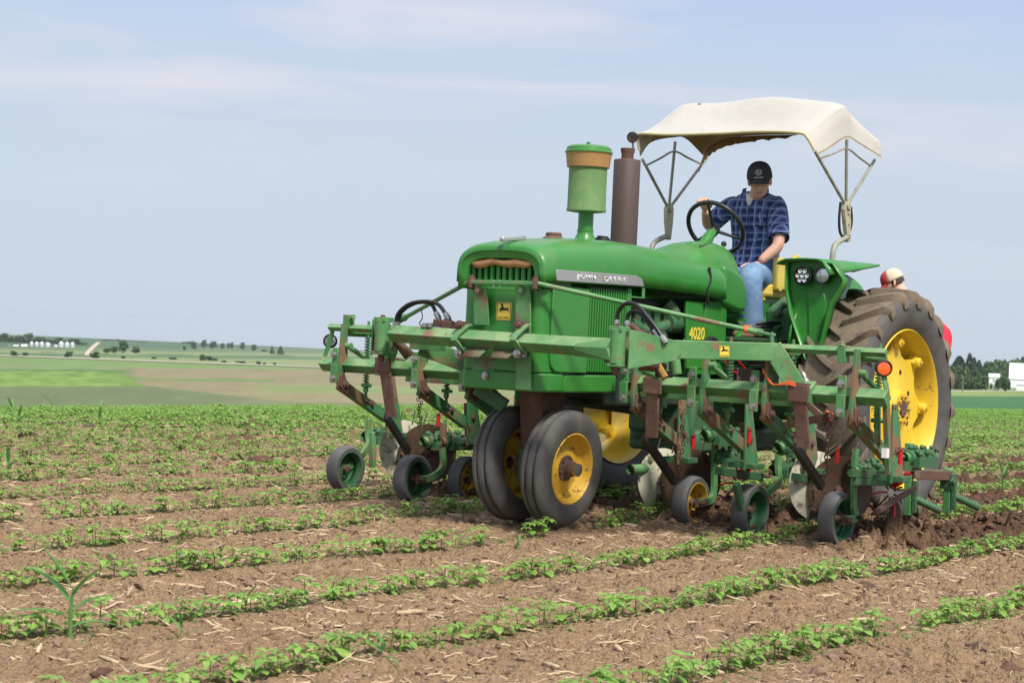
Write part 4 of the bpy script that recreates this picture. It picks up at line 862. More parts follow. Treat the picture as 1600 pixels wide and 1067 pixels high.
rc=A(988,215,y=0); rd=V(.75,.62,-.1).normalized(); k=M(); k.lathe([(0,0),(.036,0),(.038,.004),(.036,.008),(0,.012)],rc,rd,22); k.bar(rc+V(-.01,0,-.03),V(mx-.03,0.02,zo),.014,.008); k.build('rain_cap',BLACKM,mu)
# cowl, dash, panels behind the engine
CS=[(-1.40,.20,1.72,1.742),(-1.45,.22,1.70,1.80),(-1.55,.245,1.66,1.855),(-1.7,.262,1.60,1.89),(-1.86,.265,1.55,1.905),(-2.0,.25,1.5,1.885),(-2.08,.21,1.5,1.82)]
def cowl(u,v):
    t=v*(len(CS)-1); i=min(int(t),len(CS)-2); t-=i; a=[CS[i][j]*(1-t)+CS[i+1][j]*t for j in range(4)]; ph=(u*2-1)*math.pi/2; s=math.sin(ph);c_=math.cos(ph)
    return (a[0],a[1]*math.copysign(abs(s)**.75,s),a[2]+(a[3]-a[2])*max(c_,0)**.6)
k=M(); k.grid(cowl,25,18); k.build('dash_cowl',GREEN,T,solid=.01)
k=M(); k.prism([(-1.66,1.47),(-1.66,1.735),(-1.80,1.72),(-1.93,1.67),(-1.99,1.60),(-1.995,1.43),(-1.9,1.42)],'y',-.325,.325); k.build('side_cowl',GREEN,T,bevel=.03,seg=3)
for s in(1,-1):
    k=M(); k.prism([(-1.24,1.02),(-1.20,1.47),(-1.43,1.47),(-1.46,1.02)],'y',s*.296-.01,s*.296+.01); pn=k.build('engine_side_panel',GREEN,T,bevel=.004)
    if s>0:
        c=A(1089,521,y=.309); text_obj('model_number','4020',.1,DECY,pn,frame(c,(-1,0,0.02),(0,0,1)),extr=.0008,bold=.002,fit=(.205,.085))
    k=M(); k.box((-1.62,s*.285,1.28),(.30,.02,.40)); k.build('cover_plate',GREEN,T,bevel=.006)
# running gear
k=M(); k.box((-.95,0,1.22),(1.0,.32,.50)); k.box((-.95,0,.88),(1.05,.38,.24)); k.build('engine_block',DARKM,T,bevel=.02)
k=M()
for i in range(6): k.box((-.62-.12*i,.18,1.33),(.07,.08,.16))
k.tube([A(1040,505,y=.22),A(1075,505,y=.22)],.065,14); k.tube([A(985,505,y=.2),A(1010,520,y=.24),A(1045,507,y=.22)],.04,10); k.tube(curve_pts([A(1040,475,y=.2),A(1052,490,y=.24),A(1050,505,y=.22)],8),.05,12); k.build('manifold',GREEN3,T)
k=M(); k.lathe([(.03,0),(.075,.0),(.08,.03),(.08,.16),(.06,.19),(0,.19)],A(1008,530,y=.24),(-1,0,0),18); k.build('oil_filter',DARKM,T)
k=M(); k.box((-2.05,0,.88),(1.35,.46,.62)); k.box((-2.45,0,1.25),(.75,.44,.25)); k.box((-2.1,0,.52),(1.25,.56,.16)); k.box((-1.6,0,.66),(.3,.5,.3)); k.build('transmission_housing',GREEN3,T,bevel=.03)
k=M(); k.tube([(-2.42,-1.0,.80),(-2.42,-.35,.80),(-2.42,-.25,.80),(-2.42,.25,.80),(-2.42,.35,.80),(-2.42,1.0,.80)],[.09,.13,.2,.2,.13,.09],20); k.build('rear_axle_housing',GREEN3,T)
for s in(1,-1):
    k=M(); k.prism([(-1.98,1.25),(-2.95,1.25),(-2.95,1.53),(-2.55,1.50),(-2.35,1.36),(-2.05,1.31)],'y',s*.26-.02,s*.26+.02); k.build('platform_side',GREEN,T,bevel=.006)
    k=M(); k.box((-2.15,s*.45,1.235),(.65,.42,.025)); k.build('foot_platform',GREEN3,T,bevel=.004)
    k=M(); k.prism([(-2.3,.30),(-2.2,.62),(-2.75,.70),(-2.9,.30)],'z',1.26,1.285); k.build('fender_step',GREEN,T)
for i,(z1,x1) in enumerate(((1.42,-2.04),(1.37,-2.05),(1.32,-2.06))):
    k=M(); k.bar((x1,-.2,z1),(x1,.285,z1),.05,.018); k.build('cover_rib',GREEN,T)
# front support
k=M(); k.prism([(.14,.862),(-.16,.862),(-.11,.42),(.09,.42)],'y',-.085,.085); k.build('front_pedestal',RUSTM,T,bevel=.02)
k=M(); k.tube([(0,-.13,.385),(0,.13,.385)],.085,18); k.box((.05,0,.37),(.12,.14,.19)); kn=k.build('spindle_housing',RUSTM,T,bevel=.01)
k=M(); k.box((.115,-.02,.385),(.03,.085,.20)); k.bolt((.13,-.02,.45),(1,0,0),.012); k.bolt((.13,-.02,.32),(1,0,0),.012); k.build('spindle_cover',GREEN3,kn,bevel=.008)
k=M(); k.tube([(-.15,0,.80),(-1.35,.02,.70)],.03,10); k.build('drag_link',DARKM,T)
def wheel_front(s):
    cy=s*.184; ax=V(0,s*math.cos(R(4)),-math.sin(R(4))); c=V(.01,cy,.385)
    grp=bpy.data.objects.new('front_wheel',None); link(grp,T)
    w=.084; P_=[(.210,-.070),(.222,-.078),(.255,-w),(.290,-w*1.04),(.322,-w),(.340,-.074),(.352,-.062),(.358,-.056),(.3595,-.042),(.357,-.038),(.339,-.031),(.339,-.026),(.357,-.019),(.3605,-.010)]
    P_=P_+[(r_,-t) for r_,t in P_[::-1]]
    k=M(); k.lathe(P_,c,ax,64); k.build('tyre',RUBBER,grp,smooth=40)
    # rim
    PR=[(.222,.072),(.2235,.079),(.217,.083),(.211,.078),(.206,.060),(.196,.040),(.190,.018),(.170,.004),(.14,.004),(.10,.022),(.075,.030),(.04,.030)]
    k=M(); k.lathe(PR,c,ax,56); k.lathe([(.206,.06),(.19,.0),(.185,-.04),(.21,-.07),(.224,-.08)],c,ax,56); rm=k.build('rim',YEL2,grp,smooth=35)
    k=M(); k.lathe([(.082,.024),(.08,.036),(.058,.040),(.05,.05),(.048,.085),(.042,.092),(.0,.094)],c,ax,18); h=k.build('hub',RUSTM,grp,smooth=35)
    k=M(); a=Vector((1,0,0)); b=ax.cross(a)
    for i in range(6):
        th=i*math.pi/3+.3; k.bolt(c+ax*.032+(a*math.cos(th)+b*math.sin(th))*.068,ax,.010,.014)
    k.build('wheel_bolts',RUSTM,h)
    k=M(); k.lathe([(0,0),(.038,0),(.042,.01),(.040,.034),(0,.038)],c+ax*.092,ax,14); k.bar(c+ax*.095+b*.01,c+ax*.130+b*.01,.03,.012); k.bar(c+ax*.095-b*.015,c+ax*.125-b*.015,.03,.010); k.build('hub_cap',STEEL,h)
for s in(1,-1): wheel_front(s)
def wheel_rear(s):
    cy=s*1.148; c=V(-2.42,cy,.805); ax=V(0,s,0); grp=bpy.data.objects.new('rear_wheel',None); link(grp,T)
    def pt(r_,t,th): return c+ax*t+V(r_*math.cos(th),0,r_*math.sin(th))
    half=[(.545,.192),(.575,.215),(.62,.232),(.68,.240),(.725,.236),(.752,.220),(.768,.185),(.776,.12),(.780,.05),(.781,0)]
    prof=[(r_,-t) for r_,t in half]+half[::-1][1:]
    k=M(); k.lathe(prof,c,ax,96); ty=k.build('tyre',RUBBER,grp,smooth=50)
    # tread between the lugs carries dried mud
    k=M(); k.lathe([(.7655,-.20),(.7725,-.16),(.780,-.11),(.7845,-.05),(.7855,0),(.7845,.05),(.780,.11),(.7725,.16),(.7655,.20)],c,ax,96); k.build('tread_face',TREAD,ty,smooth=60)
    N=21
    for side in(1,-1):
        k=M()
        for i in range(N):
            th0=2*math.pi*(i+(.5 if side<0 else 0))/N; seg=[(-.014,0,.782,.826),(.03,.030,.782,.829),(.08,.075,.779,.828),(.13,.130,.775,.825),(.18,.195,.768,.821),(.222,.250,.755,.812),(.246,.282,.735,.778),(.250,.292,.715,.720)]
            vs=[]
            for j,(t,dt,r0,r1) in enumerate(seg):
                w0=.034/.8; w1=.022/.8
                tt=side*t; th=th0+dt-.10
                for r_,w_ in((r0-.02,w0),(r1,w1)):
                    vs+= [pt(r_,tt,th-w_*(1+.35*(j>5))),pt(r_,tt,th+w_*(1+.35*(j>5)))]
            fs=[(0,1,3,2)]
            for j in range(len(seg)-1):
                a=4*j;b=a+4; fs+= [(a,a+2,b+2,b),(a+2,a+3,b+3,b+2),(a+3,a+1,b+1,b+3),(a+1,a,b,b+1)]
            a=4*(len(seg)-1); fs.append((a,a+2,a+3,a+1)); 
            k2=M(); k2.add(vs,fs); k2.build('tread_lug',TREAD,ty,smooth=60,bevel=.006 if s>0 else 0,seg=1)
    # rim
    k=M(); k.lathe([(.535,.190),(.546,.196),(.551,.207),(.545,.214),(.536,.208),(.527,.185),(.515,.160),(.508,.135),(.498,.110),(.495,.06),(.470,.02),(.468,-.06),(.49,-.10),(.50,-.15),(.53,-.20),(.545,-.21)],c,ax,80); rim=k.build('rim',YEL,grp,smooth=40)
    # cast centre with scalloped edge and clamps
    n=144; ring=[]
    D0=.105
    def rr(th): 
        x=(math.cos(8*th)+1)/2; return .375+.085*x**1.4
    k=M(); vs=[]
    layers_=[(.10,D0+.045),(.16,D0+.028),(.22,D0+.012),(.30,D0+.006),(1,D0+.010),(1.0,D0-.02),(.9,D0-.03)]
    for li,(f_,t) in enumerate(layers_):
        for j in range(n):
            th=2*math.pi*j/n; r_=f_ if f_<.35 else rr(th)*(f_); vs.append(pt(r_,t,th))
    fs=[(li*n+j,li*n+(j+1)%n,(li+1)*n+(j+1)%n,(li+1)*n+j) for li in range(len(layers_)-1) for j in range(n)]
    k.add(vs,fs); ctr=k.build('wheel_centre',YEL,grp,smooth=35)
    for i in range(8):
        th=i*math.pi/4; e=V(math.cos(th),0,math.sin(th)); t_=V(-math.sin(th),0,math.cos(th)); b_=c+e*.455+ax*(D0+.0)
        k=M(); k.bar(b_-e*.035,b_+e*.045,.075,.055,up=tuple(ax)); k.lathe([(.038,0),(.033,.04),(.0,.036)],b_+ax*.022-t_*.002,ax,12); cl=k.build('rim_clamp',YEL,ctr,bevel=.008)
        k=M(); k.bolt(b_+ax*.055,ax,.015,.014); k.build('clamp_bolt',YEL2,ctr)
    for i in range(8):
        th=i*math.pi/4+.39; k=M(); b_=c+V(math.cos(th),0,math.sin(th))*.27+ax*(D0+.008); k.lathe([(.018,.0),(.018,.003),(0,.0035)],b_,ax,12); k.build('hole_shade_disc',DECB,ctr)  # solid black discs painted in for the dark inside of holes
    k=M(); k.lathe([(.135,D0+.03),(.125,D0+.06),(.118,D0+.085),(.06,D0+.088)],c,ax,32); k.build('hub',YEL,ctr)
    k=M()
    for i in range(10):
        th=i*math.pi/5; k.bolt(c+V(math.cos(th),0,math.sin(th))*.088+ax*(D0+.086),ax,.014,.016)
    k.build('hub_bolts',YEL2,ctr)
    k=M(); k.lathe([(.052,D0+.08),(.05,D0+.098),(0,D0+.098)],c,ax,20); k.build('axle_end',RUSTM,ctr)
for s in(1,-1): wheel_rear(s)
# fenders with lamps
for s in(1,-1):
    yy=lambda v:s*v
    k=M(); 
    pol=[(.755,1.775),(.76,1.60),(.80,1.42),(.93,1.12),(.985,1.10),(1.035,1.20),(1.10,1.50),(1.165,1.60),(1.185,1.655),(1.10,1.762),(.93,1.782)]
    k.prism([(yy(a),b) for a,b in pol],'x',-1.80,-1.785); fe=k.build('fender',GREEN,T,bevel=.004)
    k=M(); m_=len(pol)
    for i in range(m_):
        (a,b),(a2,b2)=pol[i],pol[(i+1)%m_]; k.add([(-1.80,yy(a),b),(-1.80,yy(a2),b2),(-1.722,yy(a2),b2),(-1.722,yy(a),b)],[(0,1,2,3)])
    k.build('fender_flange',GREEN,fe,solid=.01,smooth=50)
    k=M(); k.prism([(yy(.93),1.16),(yy(.90),1.56),(yy(1.02),1.58),(yy(1.05),1.50),(yy(.985),1.16)],'x',-1.84,-1.775); k.build('fender_rib',GREEN,fe,bevel=.01)
    def top(u,v):
        x=-1.70-.95*u; w0=.70; w1=1.10+.16*min(1,u*2.2)-.45*max(0,u-.45)/.55; y=w0+(w1-w0)*v; zc=1.790-.015*abs(v-.5)-.10*max(0,v-.82)/.18*(1-u*2 if u<.5 else 0)-.06*max(0,u-.5)
        if v<.12: zc-=.03*(1-v/.12)
        return V(x,yy(y),zc)
    k=M(); k.grid(top,14,14); k.build('fender_top',GREEN,fe,solid=.012)
    k=M(); k.grid(lambda u,v:V(-2.42+(.86+.0*v)*math.cos(R(35+100*u)),yy(.80+.02*v),.80+.93*math.sin(R(35+100*u))*v+(1-v)*.4),14,3); k.build('fender_inner_wall',GREEN,fe,solid=.01)
    for (yl,zl,rl,led) in((.885,1.678,.066,True),(1.03,1.682,.058,False)):
        c=V(-1.735,yy(yl),zl); k=M(); k.lathe([(rl*.6,-.05),(rl*.95,-.02),(rl,.0),(rl,.016),(rl*.9,.018),(rl*.84,.004)],c,(1,0,0),28); hl=k.build('headlight',BLACKP,fe)
        k=M(); k.lathe([(rl*.86,.004),(rl*.5,.012),(0,.016)] if not led else [(rl*.86,.003),(0,.003)],c,(1,0,0),24); k.build('lens',LENS if not led else BLACKP,hl)
        if led:
            for i in range(7):
                th=i*math.pi/3; q=c+V(.006,math.cos(th)*rl*.53,math.sin(th)*rl*.53) if i<6 else c+V(.006,0,0); k=M(); k.lathe([(0,.002),(rl*.10,.003),(rl*.23,.010),(rl*.24,.006)],q,(1,0,0),12); k.build('lamp_reflector',LENS,hl)
# steering
wc=A(1118,356,y=0); wn_=V(-.80,-.02,.60).normalized(); e1=V(0,1,0); e1=(e1-wn_*e1.dot(wn_)).normalized(); e2=wn_.cross(e1)
k=M(); k.tube([wc-wn_*.05,wc-wn_*.12,A(1096,392,y=0)],[.035,.04,.055],14); k.build('steering_column',GREEN,T)
sw=M(); sw.tube([wc+(e1*math.cos(t)+e2*math.sin(t))*(.212) for t in np.linspace(0,2*math.pi,48)[:-1]],.0165,9,closed=True); swo=sw.build('steering_wheel',BLACKP,T)
for a in (.5,2.6,4.71):
    k=M(); d_=e1*math.cos(a)+e2*math.sin(a); k.tube([wc-wn_*.03+d_*.02,wc+d_*.205],[.013,.009],8); k.build('wheel_spoke',BLACKP,swo)
k=M(); k.lathe([(.0,.012),(.03,.008),(.04,-.01),(.042,-.06),(.03,-.08)],wc,wn_,18); k.build('wheel_hub',BLACKP,swo)
for i,(p0,p1,p2,rb) in enumerate([((1094,384),(1110,372),(1119,361),0),((1101,418),(1118,402),(1131,382),1),((1100,405),(1108,396),(1112,385),0),((1118,425),(1128,408),(1133,399),1)]):
    k=M(); pts=curve_pts([A(*p0,y=.16),A(*p1,y=.16),A(*p2,y=.14)],8); k.tube(pts,.007,7)
    if rb: k.ball(pts[-1],.020)
    k.build('control_lever',GREEN if i!=3 else BLACKP,T)
    if rb: kk=M(); kk.ball(pts[-1]+V(.001,0,.003),.021); kk.build('lever_knob',BLACKP,T)
k=M(); k.path(curve_pts([A(1108,418,y=.335),A(1110,437,y=.34),A(1104,455,y=.345),A(1107,475,y=.345)],8),.012,.02,(0,1,0)); k.build('brake_linkage',BLACKM,T)
# seat
k=M(); k.prism(rrect(.20,.235,.07,5,-2.62,0),'z',1.545,1.655); k.build('seat_cushion',SEATY,T,bevel=.03,seg=3)
k=M()
for i in range(2): pass
def sback(u,v):
    a=R(-115+230*u); x=-2.70-.16*math.cos(a)-.0; y=.275*math.sin(a); h=1.60+.24*v-.0; 
    if math.cos(a)<0.15: x=-2.70-.16*.15+abs(math.cos(a)-.15)*.35
    return V(x,y,h)
k.grid(sback,22,4); k.build('seat_back',SEATY,T,solid=.07,bevel=.02,seg=3)
k=M(); k.tube(curve_pts([V(-2.55,.27,1.60),V(-2.62,.285,1.74),V(-2.75,.285,1.85),V(-2.88,.26,1.84)],10),.022,10); k.build('arm_rest',SEATY,T)
k=M(); k.prism([(-2.35,1.29),(-2.42,1.55),(-2.85,1.55),(-2.9,1.29)],'y',-.19,.19); k.build('seat_base',GREEN,T,bevel=.01)
k=M(); k.bar((-2.44,-.22,1.535),(-2.44,.22,1.535),.02,.02); k.build('seat_rail',YEL,T)
# hydraulic hardware left of the seat
k=M()
for (a,b) in (((1212,495),(1222,475)),((1222,475),(1235,490)),((1235,490),(1232,515)),((1225,505),(1210,515)),((1215,485),(1230,500))): k.tube([A(*a,y=.52),A(*b,y=.52)],.016,8)
for p in ((1215,490),(1225,478),(1232,500),(1222,512)): k.ball(A(*p,y=.52),.028)
k.build('valve_linkage',GREEN3,T)
k=M(); k.prism([(-2.16,1.08),(-2.12,1.45),(-2.35,1.55),(-2.60,1.55),(-2.75,1.3),(-2.7,1.0)],'y',.40,.60); k.build('remote_valve',GREEN3,T,bevel=.02)
for off in(0,.025):
    k=M(); k.tube(curve_pts([A(1181,511,y=.40)+V(0,0,off),A(1205,510,y=.48)+V(0,0,off),A(1230,514,y=.55)+V(0,0,off),A(1246,530,y=.6)+V(0,0,off),A(1250,560,y=.62),A(1252,600,y=.62)],24),.012,8); k.build('hydraulic_hose',HOSE,T)
# battery box and stays under the platform
k=M(); k.box(A(1158,592,y=.36),(.42,.18,.16)); bt=k.build('battery_box',BLACKM,T,bevel=.01)
for p in((1148,582),(1172,585)): k=M(); k.tube([A(p[0]-22,p[1]-25,y=.44),A(*p,y=.44),A(p[0]+10,p[1]+3,y=.44)],.008,6); k.build('battery_cable',REDP,bt)
for a,b in(((1110,560),(1128,582)),((1120,555),(1150,585)),((1150,560),(1185,585))): k=M(); k.tube([A(*a,y=.30),A(*b,y=.32)],.018,8); k.build('frame_stay',GREEN,T)
k=M(); k.tube(curve_pts([A(1098,545,y=.30),A(1108,530,y=.34),A(1120,535,y=.36),A(1112,548,y=.36)],14),.02,8); k.build('fuel_line',HOSE,T)
k=M(); k.prism([(-1.30,.98),(-1.30,1.06),(-2.3,1.06),(-2.3,.98)],'y',.24,.30); k.build('frame_rail',GREEN,T,bevel=.006)
# canopy
CAN=bpy.data.objects.new('canopy',None); link(CAN,T)
XB=-2.66
base={1:A(1322,322,y=.75),-1:A(1045,327,y=-.75)}
ends={1:{'f':A(1273,236,y=.74),'m':A(1323,218,y=.80),'r':A(1367,250,y=.74)},-1:{'f':A(1003,248,y=-.74),'m':A(1055,222,y=-.80),'r':A(1105,246,y=-.74)}}
for s in(1,-1):
    b=base[s]
    for kk in 'fmr': k=M(); k.tube([b+(ends[s][kk]-b)*.0,ends[s][kk]],.0115,8); k.build('canopy_strut',POLE,CAN)
    k=M(); 
    f_=ends[s]['f']*.86+b*.14; m_=ends[s]['m']*.80+b*.20; r_=ends[s]['r']*.86+b*.14
    k.tube(curve_pts([f_,f_*.5+m_*.5+V(0,0,.015),m_+V(0,0,.03),r_*.5+m_*.5+V(0,0,.015),r_],16),.008,7); k.build('canopy_brace',POLE,CAN)
    k=M(); q=b+V(0,0,0); lo=A(1324,378,y=.75) if s>0 else A(1044,375,y=-.75)
    k.path([q+V(0,0,.03),q+V(0,0,-.02),q*.55+lo*.45,lo],.03,[.06,.10,.085,.035],(0,1,0)); k.lathe([(0,-.03),(.025,-.03),(.025,.03),(0,.03)],q,(0,1,0),12)
    for f0 in(.2,.5,.8): k.bolt(q*(1-f0)+lo*f0+V(0,.016*s,0),(0,s,0),.008,.008)
    br=k.build('canopy_bracket',mat('weathered_grey_bracket',(.40,.38,.28),.6,layers=[((.28,.17,.08),14,.55,.1,.9,0)]) if s>0 else bpy.data.materials['weathered_grey_bracket'],CAN,bevel=.004)
    if s>0: k=M(); k.tube(curve_pts([q+V(.09,.0,.02),q+V(.10,0,-.1),q+V(.07,.0,-.2),q+V(-.03,0,-.22),q+V(-.10,0,-.12),q+V(-.08,0,.0)],20),.010,8); k.build('bracket_strap',HOSE,br)
    fo=V(-2.43,s*.75,1.76); k=M(); k.tube(curve_pts([fo,fo+V(0,0,.06),fo+V(-.005,0,.12),fo+V(-.05,0,.18),lo+V(.02,0,.03),lo+V(-.01,0,.04)],16),.02,10); k.build('support_pipe',POLE,CAN)
# canvas: front hem, crown, rear hem, with drooping corner flaps; measured along five lines
rows_=[ # (left .. right) points per cross line from front hem to rear hem
 [A(1000,243,x=-2.24),A(998,222,x=-2.22),A(997,209,x=-2.20),A(1050,210,x=-2.2),A(1120,208,x=-2.2),A(1190,205,x=-2.2),A(1248,207,x=-2.2),A(1262,215,x=-2.21),A(1276,240,x=-2.24)],
 [A(1017,222,x=-2.40),A(1016,205,x=-2.38),A(1022,197,x=-2.36),A(1065,193,x=-2.36),A(1130,190,x=-2.36),A(1200,188,x=-2.36),A(1268,190,x=-2.36),A(1285,198,x=-2.38),A(1296,231,x=-2.40)],
 [A(1052,214,x=-2.60),A(1052,190,x=-2.58),A(1060,172,x=-2.56),A(1093,163,x=-2.56),A(1155,160,x=-2.56),A(1225,159,x=-2.56),A(1303,161,x=-2.56),A(1318,174,x=-2.58),A(1323,214,x=-2.60)],
 [A(1072,214,x=-2.76),A(1074,192,x=-2.76),A(1080,174,x=-2.72),A(1110,165,x=-2.72),A(1170,162,x=-2.72),A(1238,161,x=-2.72),A(1311,165,x=-2.72),A(1334,190,x=-2.76),A(1343,222,x=-2.76)],
 [A(1102,244,x=-3.02),A(1108,232,x=-3.02),A(1120,222,x=-3.02),A(1145,213,x=-3.00),A(1190,209,x=-3.00),A(1250,208,x=-3.00),A(1330,205,x=-3.00),A(1372,218,x=-3.02),A(1377,244,x=-3.02)]]
nr=5
def canv(u,v):
    def along(row):
        return curve_pts(row,40)[round(u*40)]
    cp=[along(r_) for r_ in rows_]; p=curve_pts(cp,24)[round(v*24)]
    sag=.02*math.sin(u*19+v*5)*math.sin(v*math.pi)*(1-abs(u-.5))
    return p+V(0,0,sag)
k=M(); k.grid(canv,41,25)
cv=k.build('canopy_fabric',CANVAS,CAN,smooth=70,sub=1,fix=False)
# tattered lining hanging from the rear far corner
k=M(); 
def lin(u,v):
    p=canv(min(1,round(u*.62*40)/40),1.0); q=p+V(.04,0,-.02)
    drop=(.10*(1-u)**.8+.02*abs(math.sin(u*37))+.012*abs(math.sin(u*91)))*v*(1 if u<.98 else .3)
    return q-V(-.05*v,0,drop)
k.grid(lin,41,6); k.build('torn_lining',CANVAS_IN,CAN,solid=.003)
k=M(); k.grid(lambda u,v:canv(round(u*40)/40,round(v*24)/24)-V(0,0,.012),41,25); k.build('fabric_underside',CANVAS_IN,CAN,smooth=70,fix=False)
k=M(); k.tube([canv(i/40,0)+V(.004,0,-.004) for i in range(2,40)],.011,8); k.build('front_hem_roll',mat('yellowed_canvas_hem',(.52,.46,.27),.85,var=.15),CAN)
for u0 in (11,29):
    k=M(); k.tube([canv(u0/40,j/24)-V(0,0,.004) for j in range(25)],.007,8); k.build('canvas_seam',CANVAS,CAN)
k=M(); k.box(A(1093,165,x=-2.56),(.02,.02,.03)); k.build('crown_clip',POLE,CAN)
# ---------------------------------------------------------------- front-mounted row cultivator
K=thing('row_cultivator',(0,0,0),'green front-mounted row cultivator with small gauge wheels, discs and coil springs spread across the tractor','cultivator')
DI=math.pi/4
# main bar (square tube set on edge)
k=M(); k.bar(A(612,521,x=.56),A(905,541,x=.56),.080,.080,DI); k.build('front_toolbar',GREEN2,K,bevel=.004)
k=M(); q0=A(900,541,x=.56); q1=A(956,544,x=.55); k.add([q0+V(.056,-.06,0),q0+V(0,0,.058),q0+V(.01,.0,-.058),q1+V(.01,0,.058),q1+V(.01,0,-.07),q1+V(.03,-.02,0),q0+V(-.03,0,0),q1+V(-.03,0,0)],[(0,1,3,5),(0,5,4,2),(1,0,2,6),(3,1,6,7),(2,4,7,6),(5,3,7,4)]); k.build('toolbar_gusset',GREEN2,K)
hinge={1:A(968,545,x=.50),-1:A(600,528,x=.50)}
for s in(1,-1):
    h=hinge[s]; k=M(); k.tube([h+V(.02,0,-.085),h+V(.02,0,.115)],.047,16); k.box(h+V(.01,0,.115),(.10,.085,.03)); k.box(h+V(.01,0,-.095),(.10,.09,.02)); hg=k.build('hinge',GREEN2,K,bevel=.003)
    k=M(); k.tube([h+V(.02,0,-.10),h+V(.02,0,-.135)],.02,10); k.bolt(h+V(.02,0,-.13),(0,0,-1),.02,.015); k.bolt(h+V(.02,0,.13),(0,0,1),.014,.012); k.build('hinge_pin',RUSTM,hg)
# wing arms: gusset plate, arm running out and back, drop leg to the lower bar
E_={s:V(-.30,1.44*s,1.160) for s in(1,-1)}
for s in(1,-1):
    h=hinge[s]+V(-.0,.04*s,0); e=E_[s]; lo=V(-.38,1.60*s,.925)
    d=(e-h).normalized(); upv=V(0,0,1)
    k=M(); k.bar(h+d*.1+V(0,0,.005),e+d*.02,.07,.108); ar=k.build('wing_arm',GREEN2,K,bevel=.004)
    k=M(); P0=h+V(.0,0,0); side=d.cross(upv).normalized()*(.04)
    pg=[P0+V(0,0,.115),P0+d*.30+V(0,0,.055),P0+d*.34+V(0,0,-.01),P0+d*.30+V(0,0,-.06),P0+V(0,0,-.115)]
    for sg in(1,-1):
        off=side*sg; k=M(); a=[p+off for p in pg]; b=[p+off*1.25 for p in pg]; n=5; k.add(a+b,[tuple(range(n)),tuple(range(2*n-1,n-1,-1))]+[(i,(i+1)%n,n+(i+1)%n,n+i) for i in range(n)]); k.build('hinge_plate',GREEN2,K,bevel=.002)
    k=M(); k.bar(e+V(0,0,.03),lo,.07,.115); k.build('wing_drop_leg',GREEN2,K,bevel=.004)
    k=M(); k.prism([(-.50,.87),(-.32,.87),(-.33,.96),(-.38,1.0)],'y',s*1.60-.03,s*1.60+.10); k.build('drop_leg_foot',GREEN2,K,bevel=.003)
    # lower tool bar on edge and thin upper bar
    k=M(); k.bar((-.38,s*.40,.925),(-.38,s*2.16,.925),.074,.074,DI); lb=k.build('lower_toolbar',GREEN2,K,bevel=.003)
    k=M(); k.bar((-.40,s*1.42,1.185),(-.40,s*2.13,1.185),.038,.038,DI); k.build('upper_bar',GREEN2,K,bevel=.002)
    k=M(); k.bar((-.52,s*.30,.86),(-.52,s*1.5,.86),.05,.05); k.build('rear_crossbar',GREEN2,K,bevel=.003)
    if s>0: decal(h+d*.62+d.cross(upv)*.037+V(0,0,-.003),-V(d.x,d.y,d.z)*-1,(0,0,1),.066,.066,ar,word=True)
# rods from the nose down to the wings
tipn=A(836,443,x=.53); tipf=A(737,441,x=.53)
k=M(); k.bar(tipf,tipn,.045,.022); k.build('nose_crossbar',GREEN2,K,bevel=.003)
for t,s in((tipn,1),(tipf,-1)):
    k=M(); k.lathe([(.022,-.03),(.024,.0),(.022,.03),(0,.032)],t,(0,0,1),10); k.bolt(t+V(0,0,.03),(0,0,1),.014); k.bolt(t-V(0,0,.03),(0,0,-1),.014); k.build('rod_bolt',RUSTM,K)
    e=E_[s]+V(-.02,-.02*s,.10); k=M(); k.tube([t+V(0,.02*s,0),t*.12+e*.88],.0145,10); k.tube([t*.12+e*.88,t*.06+e*.94],[.0145,.022],10); k.build('stay_rod',GREEN2,K)
    k=M(); k.tube([t*.08+e*.92,e],.012,8); k.lathe([(.022,-.02),(.026,0),(.022,.02)],t*.05+e*.95,(e-t),8); k.bolt(e,(e-t),.016,.02); k.tube([e+V(0,0,.01),E_[s]+V(0,0,.05)],.014,8); k.build('rod_end',GREEN3,K)
    if s>0: k=M(); k.lathe([(.0155,-.012),(.022,-.01),(.022,.01),(.0155,.012)],t*.11+e*.89,(e-t),10); k.build('orange_tie',TWINE,K)
for yy in(775,784.5):
    c=A(yy-3,437,x=.545); k=M(); k.tube([c,c-V(0,0,.05)],.005,6); k.build('bright_pin',STEEL,K)
# uprights in front of the nose
for i,(xt,xb,yb,w0,w1) in enumerate([(750,752,508,.095,.095),(817,817,609,.105,.09)]):
    a=A(xt,449,x=.515); b=A(xb,yb,x=.515); k=M()
    w=.055
    k.add([a+V(0,-w,0),a+V(0,w*.95,0),b+V(0,w,0),b+V(0,-w,0),a+V(-.012,-w,0),a+V(-.012,w*.95,0),b+V(-.012,w,0),b+V(-.012,-w,0)],[(0,1,2,3),(7,6,5,4),(0,4,5,1),(1,5,6,2),(2,6,7,3),(3,7,4,0)])
    up=k.build('nose_upright',GREEN2,K,bevel=.002)
    k=M(); c=A(xt-2,453,x=.52); k.bolt(c,(1,0,0),.02,.016); k.build('upright_bolt',GREEN2,up)
    # strap and bolts that grip the front bar
    c=A(xt+(-28 if i==0 else 2),530,x=.56)
    c=A(722 if i==0 else 814,530,x=.56)
    k=M(); pts=[c+V(-.03,.03,.09),c+V(.01,.035,.082),c+V(.06,.0,.02),c+V(.068,-.01,-.005),c+V(.03,.02,-.062),c+V(0,.025,-.085)]; k.path(pts,.045,.010,(0,1,0)); st=k.build('toolbar_strap',GREEN2,K)
    for dz in(.088,-.088): k=M(); k.box(c+V(-.01,0,dz),(.06,.05,.04)); k.bolt(c+V(.03,0,dz),(1,0,.0),.019,.022); k.build('strap_bolt',RUSTM if dz>0 else STEEL,st)
